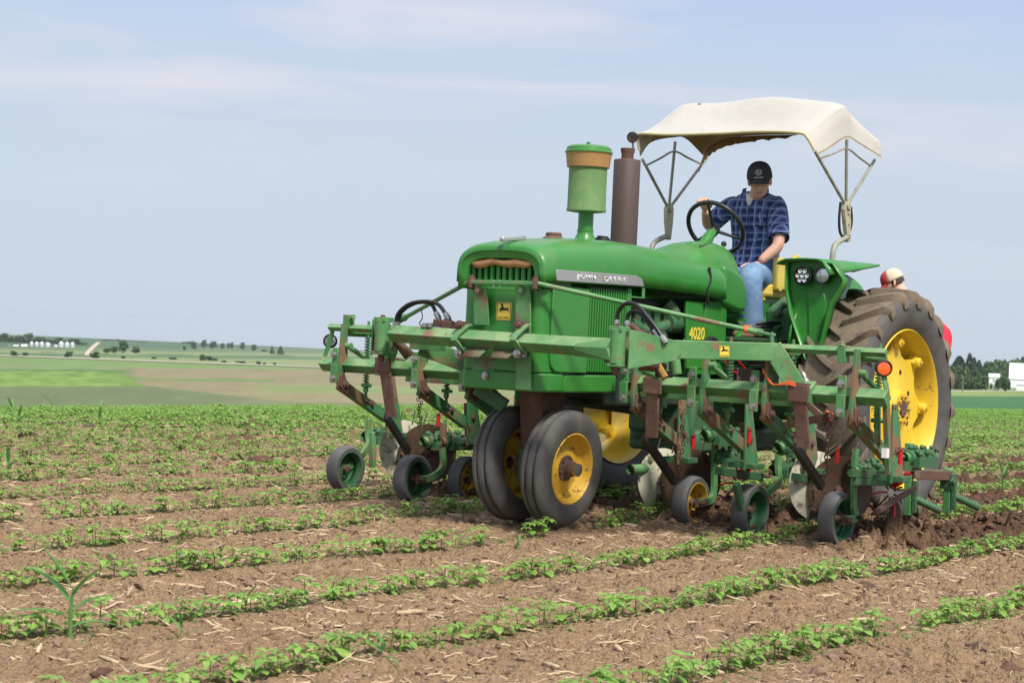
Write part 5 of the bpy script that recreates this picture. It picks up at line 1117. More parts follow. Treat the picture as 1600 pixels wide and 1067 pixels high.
# deflector plates under the bar
for (a,b,c,d) in(((733,543),(764,543),(749,558),(720,558)),((772,545),(807,547),(793,560),(766,559))):
    q=[A(*a,x=.56),A(*b,x=.56),A(*c,x=.64),A(*d,x=.64)]; k=M(); k.add(q,[(0,1,2,3)]); k.build('deflector_plate',mat('rusty_green_plate',(.12,.15,.08),.8,layers=[(RUST,9,.45,.2,.9,0)]) if 'rusty_green_plate' not in bpy.data.materials else bpy.data.materials['rusty_green_plate'],K,solid=.008)
for (a,b,c,d) in(((612,533),(628,533),(648,553),(634,562)),((937,553),(985,553),(975,566),(958,580))):
    q=[A(*a,x=.40),A(*b,x=.40),A(*c,x=.36),A(*d,x=.36)]; k=M(); k.add(q,[(0,1,2,3)]); k.build('rusty_guard',RUSTM,K,solid=.01)
# frame that ties the cultivator to the tractor under the nose
k=M(); k.bar(A(657,541,x=.0),A(735,570,x=-.2),.06,.12); k.build('lift_frame',GREEN2,K,bevel=.003)
k=M(); k.box(A(668,541,x=.05),(.08,.24,.05)); k.build('lift_bracket',GREEN2,K,bevel=.003)
a=A(755,508,x=.47)
k=M(); k.add([A(738,556,x=.47),A(776,556,x=.47),A(772,592,x=.47),A(755,594,x=.47),A(750,603,x=.47),A(738,603,x=.47)],[(0,1,2,3,4,5)]); k.build('mounting_plate',GREEN2,K,solid=.012)
k=M(); k.bolt(A(758,587,x=.485),(1,0,0),.018,.014); k.build('plate_bolt',STEEL,K)
k=M(); k.bar(A(725,560,x=.3),A(745,600,x=.3),.05,.1); k.bar(A(745,605,x=.28),A(790,635,x=.2),.06,.09); k.build('dark_bracket',GREEN3,K,bevel=.01)
# tool units
def spring(a,b,r,n,wr,mat_,parent):
    a=Vector(a);b=Vector(b);d=(b-a); pts=[]; m=n*9
    for i in range(m+1):
        t=i/m; th=2*math.pi*n*t; pts.append(a+d*t+V(r*math.cos(th),r*math.sin(th),0))
    k=M(); k.tube(pts,wr,5); return k.build('coil_spring',mat_,parent)
def unit(y,s,big=True,seed=0):
    r=random.Random(seed); u=bpy.data.objects.new('tool_unit',None); link(u,K)
    x0=-.38
    k=M(); k.box((x0+.085,y-.02*s,.985),(.018,.05,.12)); k.box((x0+.095,y-.02*s,.865),(.018,.055,.13)); cp=k.build('clamp_plate',GREEN2,u,bevel=.003)
    for zz in(.995,.83): k=M(); k.bolt((x0+.10,y-.02*s,zz),(1,0,0),.018,.02); k.build('clamp_bolt',STEEL,u)
    k=M(); k.path([V(x0+.03,y+.04,1.20 if big else 1.10),V(x0+.03,y+.04,1.0),V(x0+.055,y+.04,.86),V(x0+.03,y+.04,.79),V(x0-.03,y+.04,.75)],.022,[.05,.075,.08,.09,.06],(0,1,0)); k.build('upright',GREEN4,u,bevel=.002)
    k=M(); k.path([V(x0+.05,y+.055,.86),V(x0+.04,y+.055,.80),V(x0-.02,y+.055,.74)],.02,[.04,.075,.045],(0,1,0)); k.bolt((x0+.02,y+.07,.79),(0,1,0),.02,.014); k.build('rusty_pivot',RUSTM,u,bevel=.01)
    # lower link: channel running back and down
    k=M(); k.bar((x0+.03,y+.02,.79),(x0-.50,y+.02,.555),.05,.075); lk=k.build('lower_link',GREEN4,u,bevel=.003)
    for bx,bz in((-.30,.655),(.01,.785)): k=M(); k.bolt((x0+bx,y+.047,bz),(0,1,0),.017,.015); k.build('link_bolt',RUSTM,lk)
    # upper link tube
    k=M(); k.tube([(x0+.01,y+.06,1.06),(x0-.30,y+.07,.93)],.018,9); k.tube([(x0+.01,y+.03,1.06),(x0+.01,y+.095,1.06)],.022,10); k.build('upper_link',GREEN2,u)
    # lift rod with coil spring
    k=M(); k.tube([(x0-.18,y+.085,1.24),(x0-.18,y+.085,.74),(x0-.20,y+.075,.70),(x0-.26,y+.06,.68)],.010,8); k.build('lift_rod',GREEN2,u)
    spring((x0-.18,y+.085,.80),(x0-.18,y+.085,1.14),.021,17,.0045,GREEN3,u)
    k=M(); k.box((x0-.18,y+.085,.79),(.05,.05,.018)); k.tube([(x0-.18,y+.05,.785),(x0-.18,y+.13,.785)],.012,8); k.lathe([(.015,0),(.02,.02),(.015,.05)],(x0-.18,y+.085,.735),(0,0,1),8); k.build('spring_stop',GREEN2,u)
    k=M(); k.add([V(x0+.0,y+.02,1.17),V(x0-.22,y+.115,1.16),V(x0-.22,y+.095,1.13),V(x0-.02,y+.0,1.13)],[(0,1,2,3)]); k.build('spring_bracket',GREEN2,u,solid=.014)
    # rear plate and shank
    k=M(); k.prism([(x0-.46,.88),(x0-.52,.88),(x0-.66,.42),(x0-.48,.40)],'y',y+.045,y+.06); rp=k.build('rear_plate',GREEN4,u,bevel=.003)
    k=M(); k.bar((x0-.50,y+.02,.70),(x0-.53,y+.02,.47),.03,.03); k.bolt((x0-.53,y+.062,.60),(0,1,0),.018,.014); k.build('rusty_link',RUSTM,u,bevel=.004)
    k=M(); k.box((x0-.55,y+.03,.43),(.12,.20,.035)); k.build('plate_foot',GREEN3,u,bevel=.004)
    return u
def casting(c,parent,r,length=.42,dirx=-1):
    """clamp body: horizontal pipe with a crust of bolts and clamp halves"""
    c=Vector(c); e=c+V(dirx*length,0,.0)
    k=M(); k.tube([c,e],.033,16,caps=False); k.tube([e,c],.022,16,caps=False); pi=k.build('tool_pipe',GREEN2,parent)
    k=M()
    for i in range(5):
        x=-.07-.075*i; q=c+V(x,0,0); k.lathe([(.030,-.03),(.047,-.026),(.049,.0),(.047,.026),(.030,.03)],q,(1,0,0),12)
        for a in(r.uniform(20,60),r.uniform(75,105),r.uniform(125,160),200):
            d=V(0,math.cos(R(a)),math.sin(R(a))); k.ball(q+d*r.uniform(.046,.064)+V(r.uniform(-.025,.025),0,0),r.uniform(.012,.023),7,5)
    k.box(c+V(-.2,.05,-.03),(.26,.05,.06)); k.box(c+V(-.24,-.06,.02),(.18,.05,.05)); k.build('clamp_casting',GREEN3,pi)
    return pi
def gauge(c,parent,rimmat,pipe,open_side=True,seed=0):
    c=Vector(c); ax=V(0,1,0); grp=bpy.data.objects.new('gauge_wheel',None); link(grp,K); r0=.172; w=.052
    k=M(); k.lathe([(.125,-w*.9),(.140,-w),(r0-.012,-w),(r0-.003,-w*.75),(r0,-w*.35),(r0+.001,0),(r0,w*.35),(r0-.003,w*.75),(r0-.012,w),(.140,w),(.125,w*.9)],c,ax,44); k.build('tyre',RUBG,grp,smooth=50)
    k=M(); k.lathe([(.126,w*.9),(.132,w*.98),(.127,w*1.0),(.121,w*.8),(.116,w*.3),(.112,-.01),(.095,-.028),(.05,-.022),(.03,-.01),(.0,-.008)],c,ax,40); k.lathe([(.126,-w*.9),(.12,-.02),(.112,-.01)],c,ax,40); rm=k.build('rim',rimmat,grp,smooth=40)
    k=M(); 
    for i in range(4): a=i*math.pi/2+seed; k.bolt(c+V(math.cos(a)*.06,-.018,math.sin(a)*.06),ax,.009,.012)
    k.lathe([(.026,-.02),(.024,.02),(.012,.022),(0,.024)],c,ax,12); k.build('hub',RUSTM,rm)
    # bent arm from the axle up to the clamp
    p=Vector(pipe); y1=c.y+.075
    if open_side:
        k=M(); k.path(curve_pts([V(c.x-.0,y1,c.z),V(c.x-.12,y1,c.z+.015),V(p.x-.04,y1,c.z+.08),V(p.x-.03,y1,p.z-.04),V(p.x-.03,y1,p.z+.14)],14),.028,.05,(0,1,0)); am=k.build('wheel_arm',GREEN2,K,bevel=.003)
        k=M(); k.tube([(c.x,c.y+.02,c.z),(c.x,y1+.03,c.z)],.014,8); k.bolt((c.x,y1+.015,c.z),(0,1,0),.017,.018); k.box((c.x+.0,y1-.02,c.z),(.055,.02,.06)); k.build('axle_bolt',RUSTM,am)
    else:
        k=M(); k.path(curve_pts([V(c.x-.04,c.y-.03,c.z),V(c.x-.16,c.y-.02,c.z+.06),V(p.x-.0,c.y+.0,c.z+.17),V(p.x-.02,p.y+.03,p.z+.0),V(p.x-.02,p.y+.03,p.z+.14)],14),.028,.05,(0,1,0)); k.build('wheel_arm',GREEN2,K,bevel=.003)
def disc(px,py,x,rad,nrm,mt,parent,dish=.035):
    c=A(px,py,x=x); n=Vector(nrm).normalized(); k=M(); k.lathe([(0,dish),(rad*.35,dish*.86),(rad*.7,dish*.45),(rad,0),(rad,-.004),(rad*.7,dish*.45-.005),(0,dish-.006)],c,n,48); d_=k.build('hiller_disc',mt,parent,smooth=50)
    k=M(); k.lathe([(.03,-.03),(.028,.03),(0,.035)],c+n*dish,n,12); k.lathe([(.0,-.05),(.03,-.045),(.03,.0)],c,n,12); k.build('disc_hub',RUSTM,d_); return c
def shank(pxt,pyt,pxb,pyb,x,parent):
    a=A(pxt,pyt,x=x+.02); b=A(pxb,pyb,x=x+.03)
    k=M(); k.path([a+V(0,0,.0),a+V(.02,0,-.05),a*.75+b*.25+V(.005,0,0),b],.085,.022,(0,1,0)); s_=k.build('rusty_shank',RUSTM,parent,bevel=.003)
    k=M(); k.box(a+V(-.07,0,.032),(.16,.125,.02),Matrix.Rotation(R(-8),3,'Y')); k.box(a+V(.02,0,-.01),(.02,.13,.10)); k.build('shank_clamp',RUSTM,s_,bevel=.003); return b
def chain(a,b,n,parent,wob=.01,seed=0):
    r=random.Random(seed); a=Vector(a);b=Vector(b)
    for i in range(n):
        t=(i+.5)/n; c=a*(1-t)+b*t+V(r.uniform(-wob,wob),r.uniform(-wob,wob),0); d=(b-a).normalized(); L_=(b-a).length/n*.68; e=V(1,0,0) if i%2 else V(0,1,0); e=(e-d*e.dot(d)).normalized()
        pts=[c+d*L_*math.cos(th)*1.0+e*.011*math.sin(th) for th in np.linspace(0,2*math.pi,11)[:-1]]; k=M(); k.tube(pts,.0036,5,closed=True); k.build('chain_link',RUSTM,parent)
# near (tractor-left) wing
ys={1:[.44,.93,1.36,1.93],-1:[-.86,-1.27,-1.99]}
units={}
for s in(1,-1):
    for i,y in enumerate(ys[s]): units[(s,i)]=unit(y,s,True,i)
def row_gear(s,spec):
    for i,(wx,wy,wr,rimm,tube_,opn) in enumerate(spec):
        c=A(wx,wy,y=wr); c.z=max(c.z,.135); p=A(*tube_,y=wr+.075 if opn else wr-.05)
        casting(p,K,random.Random(i+s),.5); gauge(c,K,rimm,p,opn,i)
row_gear(1,[(1080,784,.50,YEL2,(1113,715),True),(1172,797,.93,RIMG,(1207,733),False),(1307,811,1.58,RIMG,(1332,737),True)])
row_gear(-1,[(540,733,-2.50,RIMG,(568,682),False),(645,748,-1.60,RIMG,(688,690),True),(729,750,-1.42,YEL2,(752,694),False)])
# the pipe facing the camera between the front wheel and the first disc
p=A(985,734,y=.12); k=M(); k.tube([p,p+V(-.35,0,0)],.035,16,caps=False); k.tube([p+V(-.35,0,0),p],.025,16,caps=False); pp=k.build('tool_pipe',GREEN2,K)
k=M(); 
for i in range(4): k.ball(p+V(-.2-.05*i,.02,.05),.024,7,5); k.ball(p+V(-.22-.05*i,-.03,.04),.022,7,5)
k.build('clamp_casting',GREEN3,pp)
# hilling discs in pairs with their standards, pins and chains
for tag_,(w,b,xd) in enumerate([((1036,750,(.30,.86,.06)),(1079,752,(.62,.75,0)),-1.20),((1274,758,(.34,.85,.06)),(1313,766,(.62,.75,0)),-1.0),((632,702,(.30,.86,.06)),(668,708,(.66,.72,0)),-1.15)]):
    DG=K
    cw=disc(w[0],w[1],xd,.215,w[2],DISCW,K); cb=disc(b[0],b[1],xd-.05,.215,b[2],DISCB,K,-.03)
    for k_,(dx,dz) in enumerate([(-.03,.22),(.03,.235)]):
        k=M(); k.tube([cw+V(0,dx*2,dz-.05),cw+V(.01,dx*2+.03,dz+.06)],.006,6); k.build('disc_pin',STEEL,K)
        k=M(); k.tube([cb+V(.03,dx*2+.02,dz-.04),cb+V(.03,dx*2+.06,dz+.07)],.006,6); k.build('disc_pin',STEEL,K)
    for dz in(-.12,.0):
        k=M(); k.tube([cw+V(.06,-.05,dz),cw+V(.10,.07,dz-.03)],.007,6); k.build('disc_bolt',RUSTM,K)
sh=[shank(1022,600,1018,684,-.36,K),shank(1250,612,1256,700,-.36,K),shank(601,568,612,652,-.36,K)]
for (a,b,x0,x1) in(((1006,683),(1054,752),-.40,-.85),((1243,697),(1284,760),-.40,-.8),((603,650),(638,706),-.40,-.85)):
    k=M(); k.bar(A(*a,x=x0),A(*b,x=x1),.035,.055); k.build('disc_standard',BLACKM,K,bevel=.003)
for (a,b,x,n,sd_) in(((1068,640),(1062,745),-.75,17,1),((1296,645),(1290,750),-.6,16,2),((655,612),(657,665),-.5,11,3),((1064,640),(1072,690),-.75,8,4),((1300,648),(1302,690),-.6,7,5)):
    a_=A(*a,x=x); b_=A(*b,x=x); hd=bpy.data.objects.new('lift_chain',None); link(hd,K); chain(a_,b_,n,hd,.012,sd_)
for p_,x in(((1296,645),-.6),): k=M(); k.tube([A(p_[0]-5,p_[1]-3,x=x),A(p_[0]+5,p_[1]+2,x=x),A(p_[0]+2,p_[1]+12,x=x)],.007,6); k.build('orange_tie',TWINE,K)
k=M(); k.bar(A(1215,667,x=-.7),A(1296,650,x=-.62),.03,.045); k.bar(A(1262,632,x=-.75),A(1285,652,x=-.75),.03,.04); k.build('depth_lever',RUSTM,K,bevel=.003)
# red depth cranks and red spider gangs
for px,py,y in((1171,680,1.0),(1308,710,1.75),(1407,712,2.1),(685,655,-1.55),(1083,690,.45)):
    c=A(px,py,y=y); k=M(); k.tube([c-V(0,0,.05),c+V(0,0,.05)],.014,10); rd_=k.build('red_handle',REDP,K); k=M(); k.tube([c+V(.015,-.05,.0),c+V(.015,.0,.035),c+V(.015,.03,.05)],.004,5); k.build('wire_pin',STEEL,rd_)
for px,py,y in((1400,752,1.75),(1162,738,.85)):
    c=A(px,py,y=y); k=M(); k.lathe([(.02,-.06),(.035,-.05),(.035,.05),(.02,.06)],c,V(.5,.7,.35),12); k.tube([c,c+V(-.08,.05,.06)],.02,8); g_=k.build('spider_hub',REDP,K)
    for i in range(9):
        a=i*2*math.pi/9; d_=V(.55*math.cos(a)+.2,-.45*math.cos(a),math.sin(a)); cc=c+V(.02,-.02,-.07); k=M(); k.tube(curve_pts([cc+d_*.03,cc+d_*.10,cc+d_*.16+V(.03,0,-.02)],5),[.007]*5+[.003],5); k.build('spider_tine',RUSTM if i%3 else REDP,g_)
# outer rear tool arms
for (a,b,y0) in(((1423,695),(1419,805),1.78),((1457,695),(1453,800),1.2)): pass
for i,(px,pt_,pb,x) in enumerate([(1421,692,805,-1.75),(1482,732,800,-2.1)]):
    a=A(px,pt_,x=x); b=A(px-2,pb,x=x); k=M(); k.bar(a,b,.05,.045); sk=k.build('tool_shank',GREEN2,K,bevel=.004); k=M(); k.box(a*.72+b*.28,(.07,.085,.10)); k.bolt(a*.72+b*.28+V(.03,.04,0),(.4,.9,0),.016,.02); k.build('shank_clamp',GREEN3,sk,bevel=.006)
    e=b+V(-.0,.0,.10); k=M(); k.bar(e+V(0,.04,.13),e+V(0,.04,-.08),.03,.03); k.tube([e+V(0,.02,.02),e+V(-.12,.17,-.06)],.026,10); k.build('sweep_mount',GREEN3,sk,bevel=.004)
for i,(px,pt_,pb,x) in enumerate([(582,675,730,-1.2),(749,690,760,-1.1)]):
    a=A(px,pt_,x=x); b=A(px,pb,x=x); k=M(); k.bar(a,b,.04,.04); k.build('tool_shank',GREEN2,K,bevel=.004)
k=M(); k.bar(A(1425,741,x=-1.75),A(1484,743,x=-2.1),.05,.06); k.build('rusty_toolbar',RUSTM,K,bevel=.004)
k=M(); k.bar(A(1424,736,x=-1.80),A(1480,738,x=-2.15),.03,.03); k.build('rear_pipe',GREEN2,K)
casting(A(1412,715,y=1.95),K,random.Random(9),.45); casting(A(1388,720,y=1.9),K,random.Random(8),.25)
k=M(); k.bar(A(1330,739,y=1.72),A(1395,742,y=1.72),.03,.05); k.bar(A(1335,752,y=1.72),A(1395,754,y=1.72),.03,.045); k.build('gang_beam',GREEN3,K,bevel=.003)
k=M(); k.bar(A(1368,800,y=1.8),A(1430,762,y=1.8),.025,.03); k.build('rusty_tine_bar',RUSTM,K)
for (px,py,y) in((1215,700,1.15),(1100,680,.62),(660,690,-1.75),(722,690,-1.35)):
    casting(A(px,py,y=y),K,random.Random(px),.4)
for (a,b,y) in(((1120,735),(1190,745),.9),((1150,755),(1160,800),.95),((1240,745),(1290,752),1.4)):
    k=M(); k.bar(A(*a,y=y),A(*b,y=y),.035,.05); k.build('gang_beam',GREEN3,K,bevel=.003)
# tall outer end standard with sticker and orange reflector
a=A(1384,625,x=-.44); b=A(1388,738,x=-.62)
k=M(); k.bar(a+V(0,0,.02),b,.028,.085); es=k.build('end_standard',GREEN4,K,bevel=.003)
k=M(); k.bar(A(1371,632,x=-.50),A(1371,690,x=-.55),.03,.05); k.build('inner_standard',GREEN2,K,bevel=.003)
text=M(); c=A(1384,707,x=-.55)+V(.05,.02,0); text.box(c,(.03,.035,.055)); text.build('white_sticker',WHITEP,es)
k=M(); k.path([A(1386,628,x=-.40),A(1386,612,x=-.40),A(1384,600,x=-.40),A(1381,588,x=-.40)],.012,.03,(.6,.8,0)); rs=k.build('reflector_stem',GREEN2,K)
c=A(1381,575,x=-.38); n_=V(.75,.64,0).normalized(); k=M(); k.lathe([(.0,-.034),(.042,-.030),(.049,-.017),(.049,.010),(.042,.016),(.040,.007)],c,n_,28); rh=k.build('reflector_housing',BLACKP,rs)
k=M(); k.lathe([(.040,.007),(.025,.010),(0,.011)],c,n_,28); k.build('reflector_lens',ORANGE,rh)
# far reflector seen from behind its bracket
c=A(516,533,x=-.44); k=M(); k.lathe([(.036,.0),(.050,-.004),(.052,-.02),(0,-.022)],c,n_,26); k.build('reflector_housing',BLACKP,K); k=M(); k.lathe([(.037,.001),(0,.001)],c,n_,24); k.build('reflector_back',mat('pale_reflector_back',(.45,.47,.46),.5),K)
k=M(); k.path([A(520,515,x=-.40),A(514,538,x=-.40),A(509,552,x=-.40),A(507,563,x=-.40)],.012,.03,(.6,.8,0)); k.build('reflector_stem',GREEN2,K)
k=M(); k.box(A(545,503,x=-.40),(.06,.06,.10)); k.bolt(A(552,497,x=-.38),(0,0,1),.016,.02); k.build('end_clamp',GREEN2,K,bevel=.008)
k=M(); k.box(A(1318,553,x=-.40),(.07,.05,.10)); k.bolt(A(1316,540,x=-.38),(0,0,1),.014,.02); k.build('end_clamp',GREEN2,K,bevel=.008)
# hydraulic hoses and cylinders by each hinge
def hose(pts,x,r=.0125):
    k=M(); q=curve_pts([A(a,b,x=x) for a,b in pts],22); k.tube(q,r,10); h=k.build('hydraulic_hose',HOSE,K)
    for e,f in((q[0],q[1]),(q[-1],q[-2])): k=M(); d=(e-f).normalized(); k.lathe([(.014,-.02),(.019,-.01),(.019,.02),(.014,.035)],e,d,8); k.build('hose_fitting',STEEL,h)
hose([(964,505),(966,487),(978,474),(995,477),(1012,495),(1027,515),(1036,529)],.35); hose([(980,506),(981,493),(990,486),(1003,492),(1017,510),(1024,520)],.33)
hose([(618,508),(622,490),(640,475),(665,471),(685,476),(698,493)],.40); hose([(621,507),(627,488),(648,474),(672,474),(683,492)],.38)
k=M(); k.tube([A(985,507,x=.36),A(1000,520,x=.34),A(1020,524,x=.32)],.02,8); k.box(A(1012,525,x=.34),(.05,.07,.05)); k.lathe([(.02,-.02),(.03,.0),(.02,.02)],A(965,512,x=.38),(0,0,1),10); k.build('hose_manifold',RUSTM,K,bevel=.004)
k=M(); k.tube([A(695,503,x=.40),A(715,516,x=.40)],.035,12); k.box(A(700,508,x=.42),(.05,.08,.05)); k.box(A(684,505,x=.42),(.04,.05,.05)); k.build('hose_manifold',RUSTM,K,bevel=.006)
k=M(); k.tube([A(1000,565,x=.05),A(1032,570,x=.0)],.05,14); cy_=k.build('lift_cylinder',RUSTM,K)
k=M(); k.box(A(1038,578,x=-.02),(.08,.09,.09)); k.build('cylinder_end',BLACKM,cy_,bevel=.01)
k=M(); k.tube([A(1022,560,x=.02),A(1040,590,x=.02)],.022,8); k.build('dirty_yellow_rod',mat('dirty_yellow_paint',(.35,.20,.05),.7),cy_)
for (a,b,x,r_) in(((1043,545),(1043,580),.0,.02),((1053,545),(1058,585),.0,.03),((1000,575),(1030,590),-.1,.02)): k=M(); k.tube([A(*a,x=x),A(*b,x=x)],r_,10); k.build('linkage_post',GREEN2,K)
# twine and white rag
for i in range(4):
    q=curve_pts([A(1192,575+2*i,x=-.33),A(1203,595+i,x=-.30),A(1212,601,x=-.30),A(1232,596+1.5*i,x=-.30),A(1243,598+2*i,x=-.31)],12); k=M(); k.tube(q,.0038,5); k.build('orange_twine',TWINE,K)
k=M(); c=A(1249,598,x=-.40); k.grid(lambda u,v:c+V(.02*math.sin(u*9),(u-.5)*.09+.02*math.sin(v*8),(.5-v)*.10+.02*math.sin(u*11+v*4)),9,9); k.build('white_rag',WHITEP,K,solid=.006)
k=M(); k.tube(curve_pts([A(658,482,x=.5)+V(0,0,0),A(660,497,x=.5),A(655,505,x=.5),A(659,509,x=.5)],8),.0035,5); k.build('wire_hook',BLACKM,K)
for px in(664,672): k=M(); k.bolt(A(px,511,x=.56)+V(0,0,.0),(0,0,1),.018,.02); k.build('bar_bolt',STEEL,K)
# ---------------------------------------------------------------- people
def skin(name,pts,edges,radii,mat_,parent,sub=2,root=0,off=None):
    me=bpy.data.meshes.new(name); iv=W[parent.name].inverted(); me.from_pydata([iv@Vector(p) for p in pts],edges,[]); o=bpy.data.objects.new(name,me); link(o,parent)
    sk=o.modifiers.new('skin','SKIN'); sk.use_smooth_shade=True
    lay=me.skin_vertices[0] if me.skin_vertices else None
    if lay is None:
        bm=bmesh.new(); bm.from_mesh(me); bm.verts.layers.skin.verify(); bm.to_mesh(me); bm.free(); lay=me.skin_vertices[0]
    for i,r_ in enumerate(radii): lay.data[i].radius=(r_ if isinstance(r_,tuple) else (r_,r_)); lay.data[i].use_root=(i==root)
    s_=o.modifiers.new('sub','SUBSURF'); s_.levels=sub; s_.render_levels=sub
    me.materials.append(mat_); return o
D=thing('person',(-2.55,0,1.6),'man in a blue plaid shirt, jeans and black cap driving, looking down at the rows','person')
# joints
HIP=V(-2.66,0,1.70); CH_=V(-2.665,0,2.13); NK=V(-2.63,.0,2.335)
SL_=V(-2.66,.205,2.265); SR_=V(-2.62,-.20,2.275)
EL=A(1216,386,y=.29); HL=A(1171,420,y=.17); ER=A(1108,356,y=-.36); HRt=A(1102,328,y=-.17)
WR_=A(1102,330,y=-.19); WL=A(1186,410,y=.20)
# shirt as one loft of torso sections plus sleeves
def loft(name,secs,mat_,parent,n=28,cap=True,sub=0,bulge=None,rip=0):
    """secs: (centre, half-width y, half-depth x, yaw, exponent)"""
    k=M(); m=len(secs)
    def fn(u,v):
        t=v*(m-1); i=min(int(t),m-2); t-=i; t2=t; a=secs[i];b=secs[i+1]; c=Vector(a[0])*(1-t)+Vector(b[0])*t; wy=a[1]*(1-t)+b[1]*t; wx=a[2]*(1-t)+b[2]*t; th=2*math.pi*u
        e=.82; cs=math.copysign(abs(math.cos(th))**e,math.cos(th)); sn=math.copysign(abs(math.sin(th))**e,math.sin(th))
        w_=1+rip*(math.sin(th*5+v*11)*.5+math.sin(th*3-v*17)*.5)
        return c+V(wx*cs*w_,wy*sn*w_,0)
    k.grid(fn,n,(m-1)*5+1,True)
    return k.build(name,mat_,parent,smooth=80,sub=sub)
tors=[(V(-2.64,0,1.655),.175,.125),(V(-2.65,0,1.72),.185,.135),(V(-2.665,0,1.82),.180,.135),(V(-2.675,0,1.95),.178,.13),(V(-2.68,0,2.08),.200,.13),(V(-2.675,0,2.18),.215,.125),(V(-2.665,0,2.25),.205,.112),(V(-2.655,0,2.295),.150,.092),(V(-2.64,0,2.325),.075,.072)]
body=loft('shirt',tors,PLAID,D,rip=.022)
def sleeve(a,b,r0,r1,name='sleeve'):
    a=Vector(a);b=Vector(b); d=(b-a)
    k=M(); pts=[a-d*.18,a-d*.05,a+d*.15,a+d*.4,a+d*.7,b]; rr=[r0*.45,r0*.72,r0*.9,r0*.95,(r0*.3+r1*.7),r1]; k.tube(pts,rr,20,caps=False); k.tube([b,b-d*.12],[r1*.97,r1*.8],20,caps=True); return k.build(name,PLAID,D,smooth=80,sub=1)
eL=SL_*.18+EL*.82; eR=SR_*.22+ER*.78
sleeve(SL_+V(0,-.03,-.035),eL,.082,.078); sleeve(SR_+V(0,.03,-.035),eR,.080,.073)
for sg in(1,-1):     # collar
    k=M(); q=[V(-2.575,.012*sg,2.255),V(-2.57,.055*sg,2.315),V(-2.60,.085*sg,2.345),V(-2.66,.09*sg,2.355),V(-2.655,.10*sg,2.32),V(-2.585,.095*sg,2.285),V(-2.553,.06*sg,2.262)]
    k.add(q,[(0,1,6),(1,2,5,6),(2,3,4,5)]); k.build('collar',PLAID,D,solid=.006)
k=M(); k.add([V(-2.560,-.036,2.305),V(-2.560,.045,2.305),V(-2.540,.010,2.215),V(-2.540,-.010,2.215)],[(0,1,2,3)]); k.build('undershirt',TEE,D,solid=.012)
k=M(); k.bar((-2.535,.0,1.74),(-2.546,.0,2.22),.006,.028,up=(1,0,0)); k.build('button_placket',PLAID,D)
k=M(); k.grid(lambda u,v:V(-2.551+.004*math.sin(u*3),.055+.09*u,2.07+.10*v),5,5); k.build('shirt_pocket',PLAID,D,solid=.006)
# arms and hands
def fingers(wrist,palm_dir,side,curl,up,name,parent,sc=1.0):
    """one skinned hand: palm, four unequal bent fingers, side thumb"""
    w=Vector(wrist); d=Vector(palm_dir).normalized(); s_=Vector(side).normalized(); n=d.cross(s_).normalized()*up; pts=[w,w+d*.045*sc,w+d*.085*sc]; ed=[(0,1),(1,2)]; rad=[.026*sc,(.034*sc,.020*sc),(.036*sc,.018*sc)]
    o=skin(name,pts,ed,rad,SKIN,parent,1)
    for i in range(4):
        off=s_*(.030-.020*i)*sc; ln=[.072,.080,.075,.058][i]*sc; b=w+d*.080*sc+off; p1=b+d*ln*.45-n*ln*.10*curl; p2=p1+d*ln*.28*(1-.6*curl)-n*ln*.38*curl; p3=p2+d*ln*.12*(1-1.6*curl)-n*ln*.30*curl
        skin('finger',[b-d*.02,b,p1,p2,p3],[(0,1),(1,2),(2,3),(3,4)],[.010*sc,.0105*sc,.0095*sc,.0085*sc,.007*sc],SKIN,o,1)
    b=w+d*.03*sc+s_*.03*sc; skin('thumb',[b,b+s_*.022*sc+d*.02*sc-n*.008,b+s_*.030*sc+d*.048*sc-n*.02*curl,b+s_*.022*sc+d*.07*sc-n*.03*curl],[(0,1),(1,2),(2,3)],[.013*sc,.012*sc,.011*sc,.008*sc],SKIN,o,1)
    return o
def arm(a,e,w,hand):
    return skin('forearm',[a,e,e*.6+w*.4,w],[(0,1),(1,2),(2,3)],[.050,.046,.045,.029],SKIN,D,2)
arm(SL_*.35+EL*.65,EL,WL,None); fingers(WL,(HL-WL).normalized()*.9+V(.35,-.1,-.35),V(.3,-1,.1),.45,1,'left_hand',D,1.12)
arm(SR_*.4+ER*.6,ER,WR_,None)
rimp=wc+(e1*math.cos(2.75)+e2*math.sin(2.75))*.212
top_=A(1103,322,y=-.155)
fingers(WR_,(top_-WR_).normalized()*.6+V(.35,.0,.6),V(0,1,0),.95,1,'right_hand',D,1.1)
# legs
KL=V(-2.20,.20,1.71); KR=V(-2.18,-.17,1.70); AL=A(1176,520,y=.24); 
skin('jeans',[V(-2.66,0,1.67),V(-2.60,.10,1.665),V(-2.42,.165,1.70),V(-2.26,.20,1.705),V(-2.21,.215,1.64),V(-2.22,.225,1.50),V(-2.24,.235,1.35),V(-2.24,.24,1.25),
  V(-2.60,-.10,1.665),V(-2.42,-.14,1.70),V(-2.22,-.16,1.70),V(-2.15,-.16,1.63),V(-2.13,-.16,1.45),V(-2.14,-.16,1.27)],
  [(0,1),(1,2),(2,3),(3,4),(4,5),(5,6),(6,7),(0,8),(8,9),(9,10),(10,11),(11,12),(12,13)],
  [(.15,.11),.115,.110,.102,.100,.094,.094,.090,.108,.095,.085,.085,.078,.078],JEANS,D,2)
for s,(x,y) in((1,(-2.24,.24)),(-1,(-2.14,-.16))):
    k=M(); k.prism([(x-.10,1.245),(x+.22,1.245),(x+.225,1.285),(x+.10,1.335),(x+.02,1.37),(x-.09,1.36)],'y',y-.045,y+.045); k.build('boot',BOOT,D,bevel=.03,seg=3)
